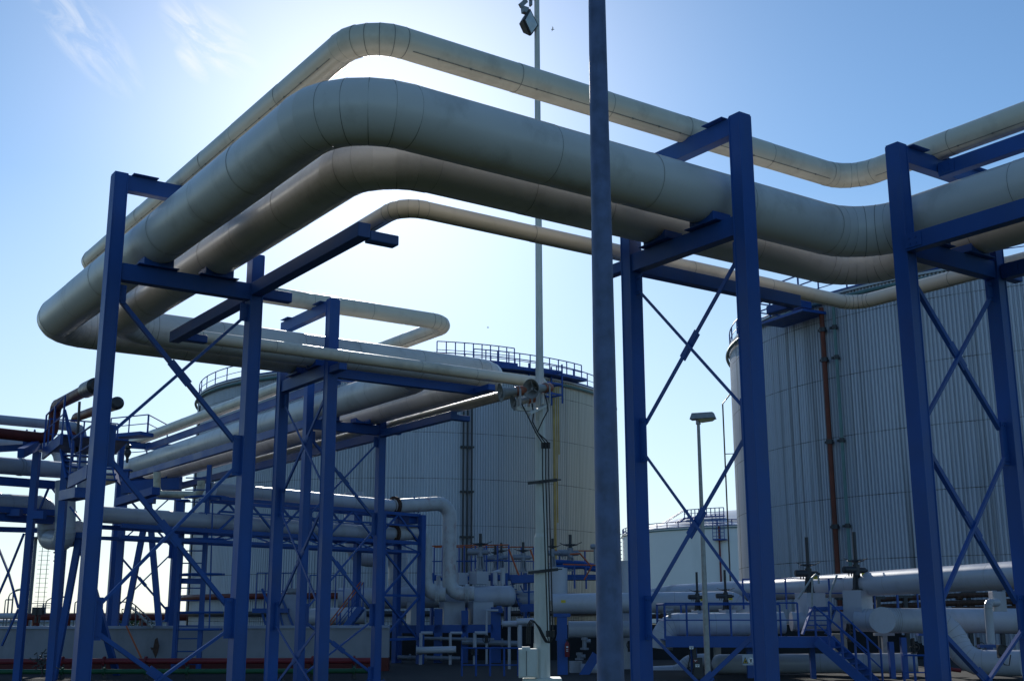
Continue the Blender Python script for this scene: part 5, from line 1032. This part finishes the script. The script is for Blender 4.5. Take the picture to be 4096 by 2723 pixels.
# shaded small piping under the header and beside the mast
for i, (x, y0, y1, q, d, lb) in enumerate(((830, 905, 1370, .07, 51, 'thin shaded riser with a small valve, leftmost under the header frame'), (1180, 905, 1380, .06, 51, 'thin shaded riser with a small valve, before the middle leg of the header frame'),
        (1470, 905, 1390, .075, 51, 'thin shaded riser with a small valve, left of the widest leg of the header frame'), (1610, 640, 1390, .05, 51.5, 'thin shaded riser with a small valve, tallest one, touching the header end'))):
    a, b = qd(x, y1, d), qd(x, y0, d); zm = a.z*.45+b.z*.55; r0 = thing('riser', lb, 'pipe', V(a.x, a.y, GZ), 'thin shaded risers')
    m = MB(); m.cyl(V(a.x, a.y, GZ), V(a.x, a.y, b.z), q, n=10); m.cyl(V(a.x, a.y, b.z), V(a.x, a.y, b.z)+RT*.5, q, n=10); m.build('pipe_run', M['cladw'], r0, True)
    c = V(a.x, a.y, zm); m = MB(); m.cyl(c-Z*.14, c-Z*.1, q*2, n=12); m.cyl(c+Z*.1, c+Z*.14, q*2, n=12); m.cyl(c-Z*.1, c+Z*.1, q*1.5, n=12); m.cyl(c, c-HD*.3, .03, n=6); m.torus(c-HD*.3, HD, .15, .016, 16, 6); m.build('hand_valve', M['dark'], r0)
for i, (x0, y0, x1, y1, q, d, lb) in enumerate(((560, 960, 1700, 985, .07, 52.4, 'thin shaded cross pipe, uppermost behind the header frame legs'), (560, 1190, 1300, 1205, .09, 52.4, 'shaded cross pipe, middle one behind the header frame legs'), (1320, 1010, 2000, 1030, .12, 52.4, 'thicker shaded cross pipe behind the widest frame leg'))):
    m = MB(); a, b = qd(x0, y0, d), qd(x1, y1, d); m.tube([a, b], q, 10)
    for f in (.2, .45, .7): p = a.lerp(b, f); m.cyl(p-RT*.04, p+RT*.04, q*1.6, n=12)
    tag(m.build('cross_pipe', M['act'], None, True), lb, 'pipe', 'shaded cross pipes')
for i, (x, y, d, lb) in enumerate(((690, 1120, 43, 'small dark drain valve low beside the right trestle column, left of a stair foot'), (1290, 1250, 41, 'small dark drain valve under the blind flange'), (1900, 1240, 43, 'small dark drain valve under the right run of white pipe'))):
    c = k4(x, y, d); m = MB(); m.cyl(c+Z*.3, c-Z*.3, .06, n=10); m.cyl(c-Z*.02, c+Z*.02, .13, n=12); m.cyl(c-Z*.2, c-Z*.17, .12, n=12); m.torus(c-HD*.22, HD, .13, .015, 16, 6); m.cyl(c, c-HD*.22, .03, n=6); tag(m.build('drain_valve', M['dark']), lb, 'valve', 'small dark drain valves')
for i, (x, y0, w, d, lb) in enumerate(((1420, 1130, 60, 42, 'blue support post under the blind flanged pipe, left of two'), (1015, 1130, 46, 43.5, 'grey support post behind the blind flange'), (1990, 1240, 60, 42, 'blue support post under the S bent pipe'))):
    t = k4(x, y0, d); m = MB(); m.bar(V(t.x, t.y, GZ), t, w/2.33/4803*d, .2, HD); m.bar(t-RT*.35, t+RT*.35, .25, .1); tag(m.build('support_post', M['blue'] if i != 1 else M['act']), lb, 'post', 'posts under the right station pipes')
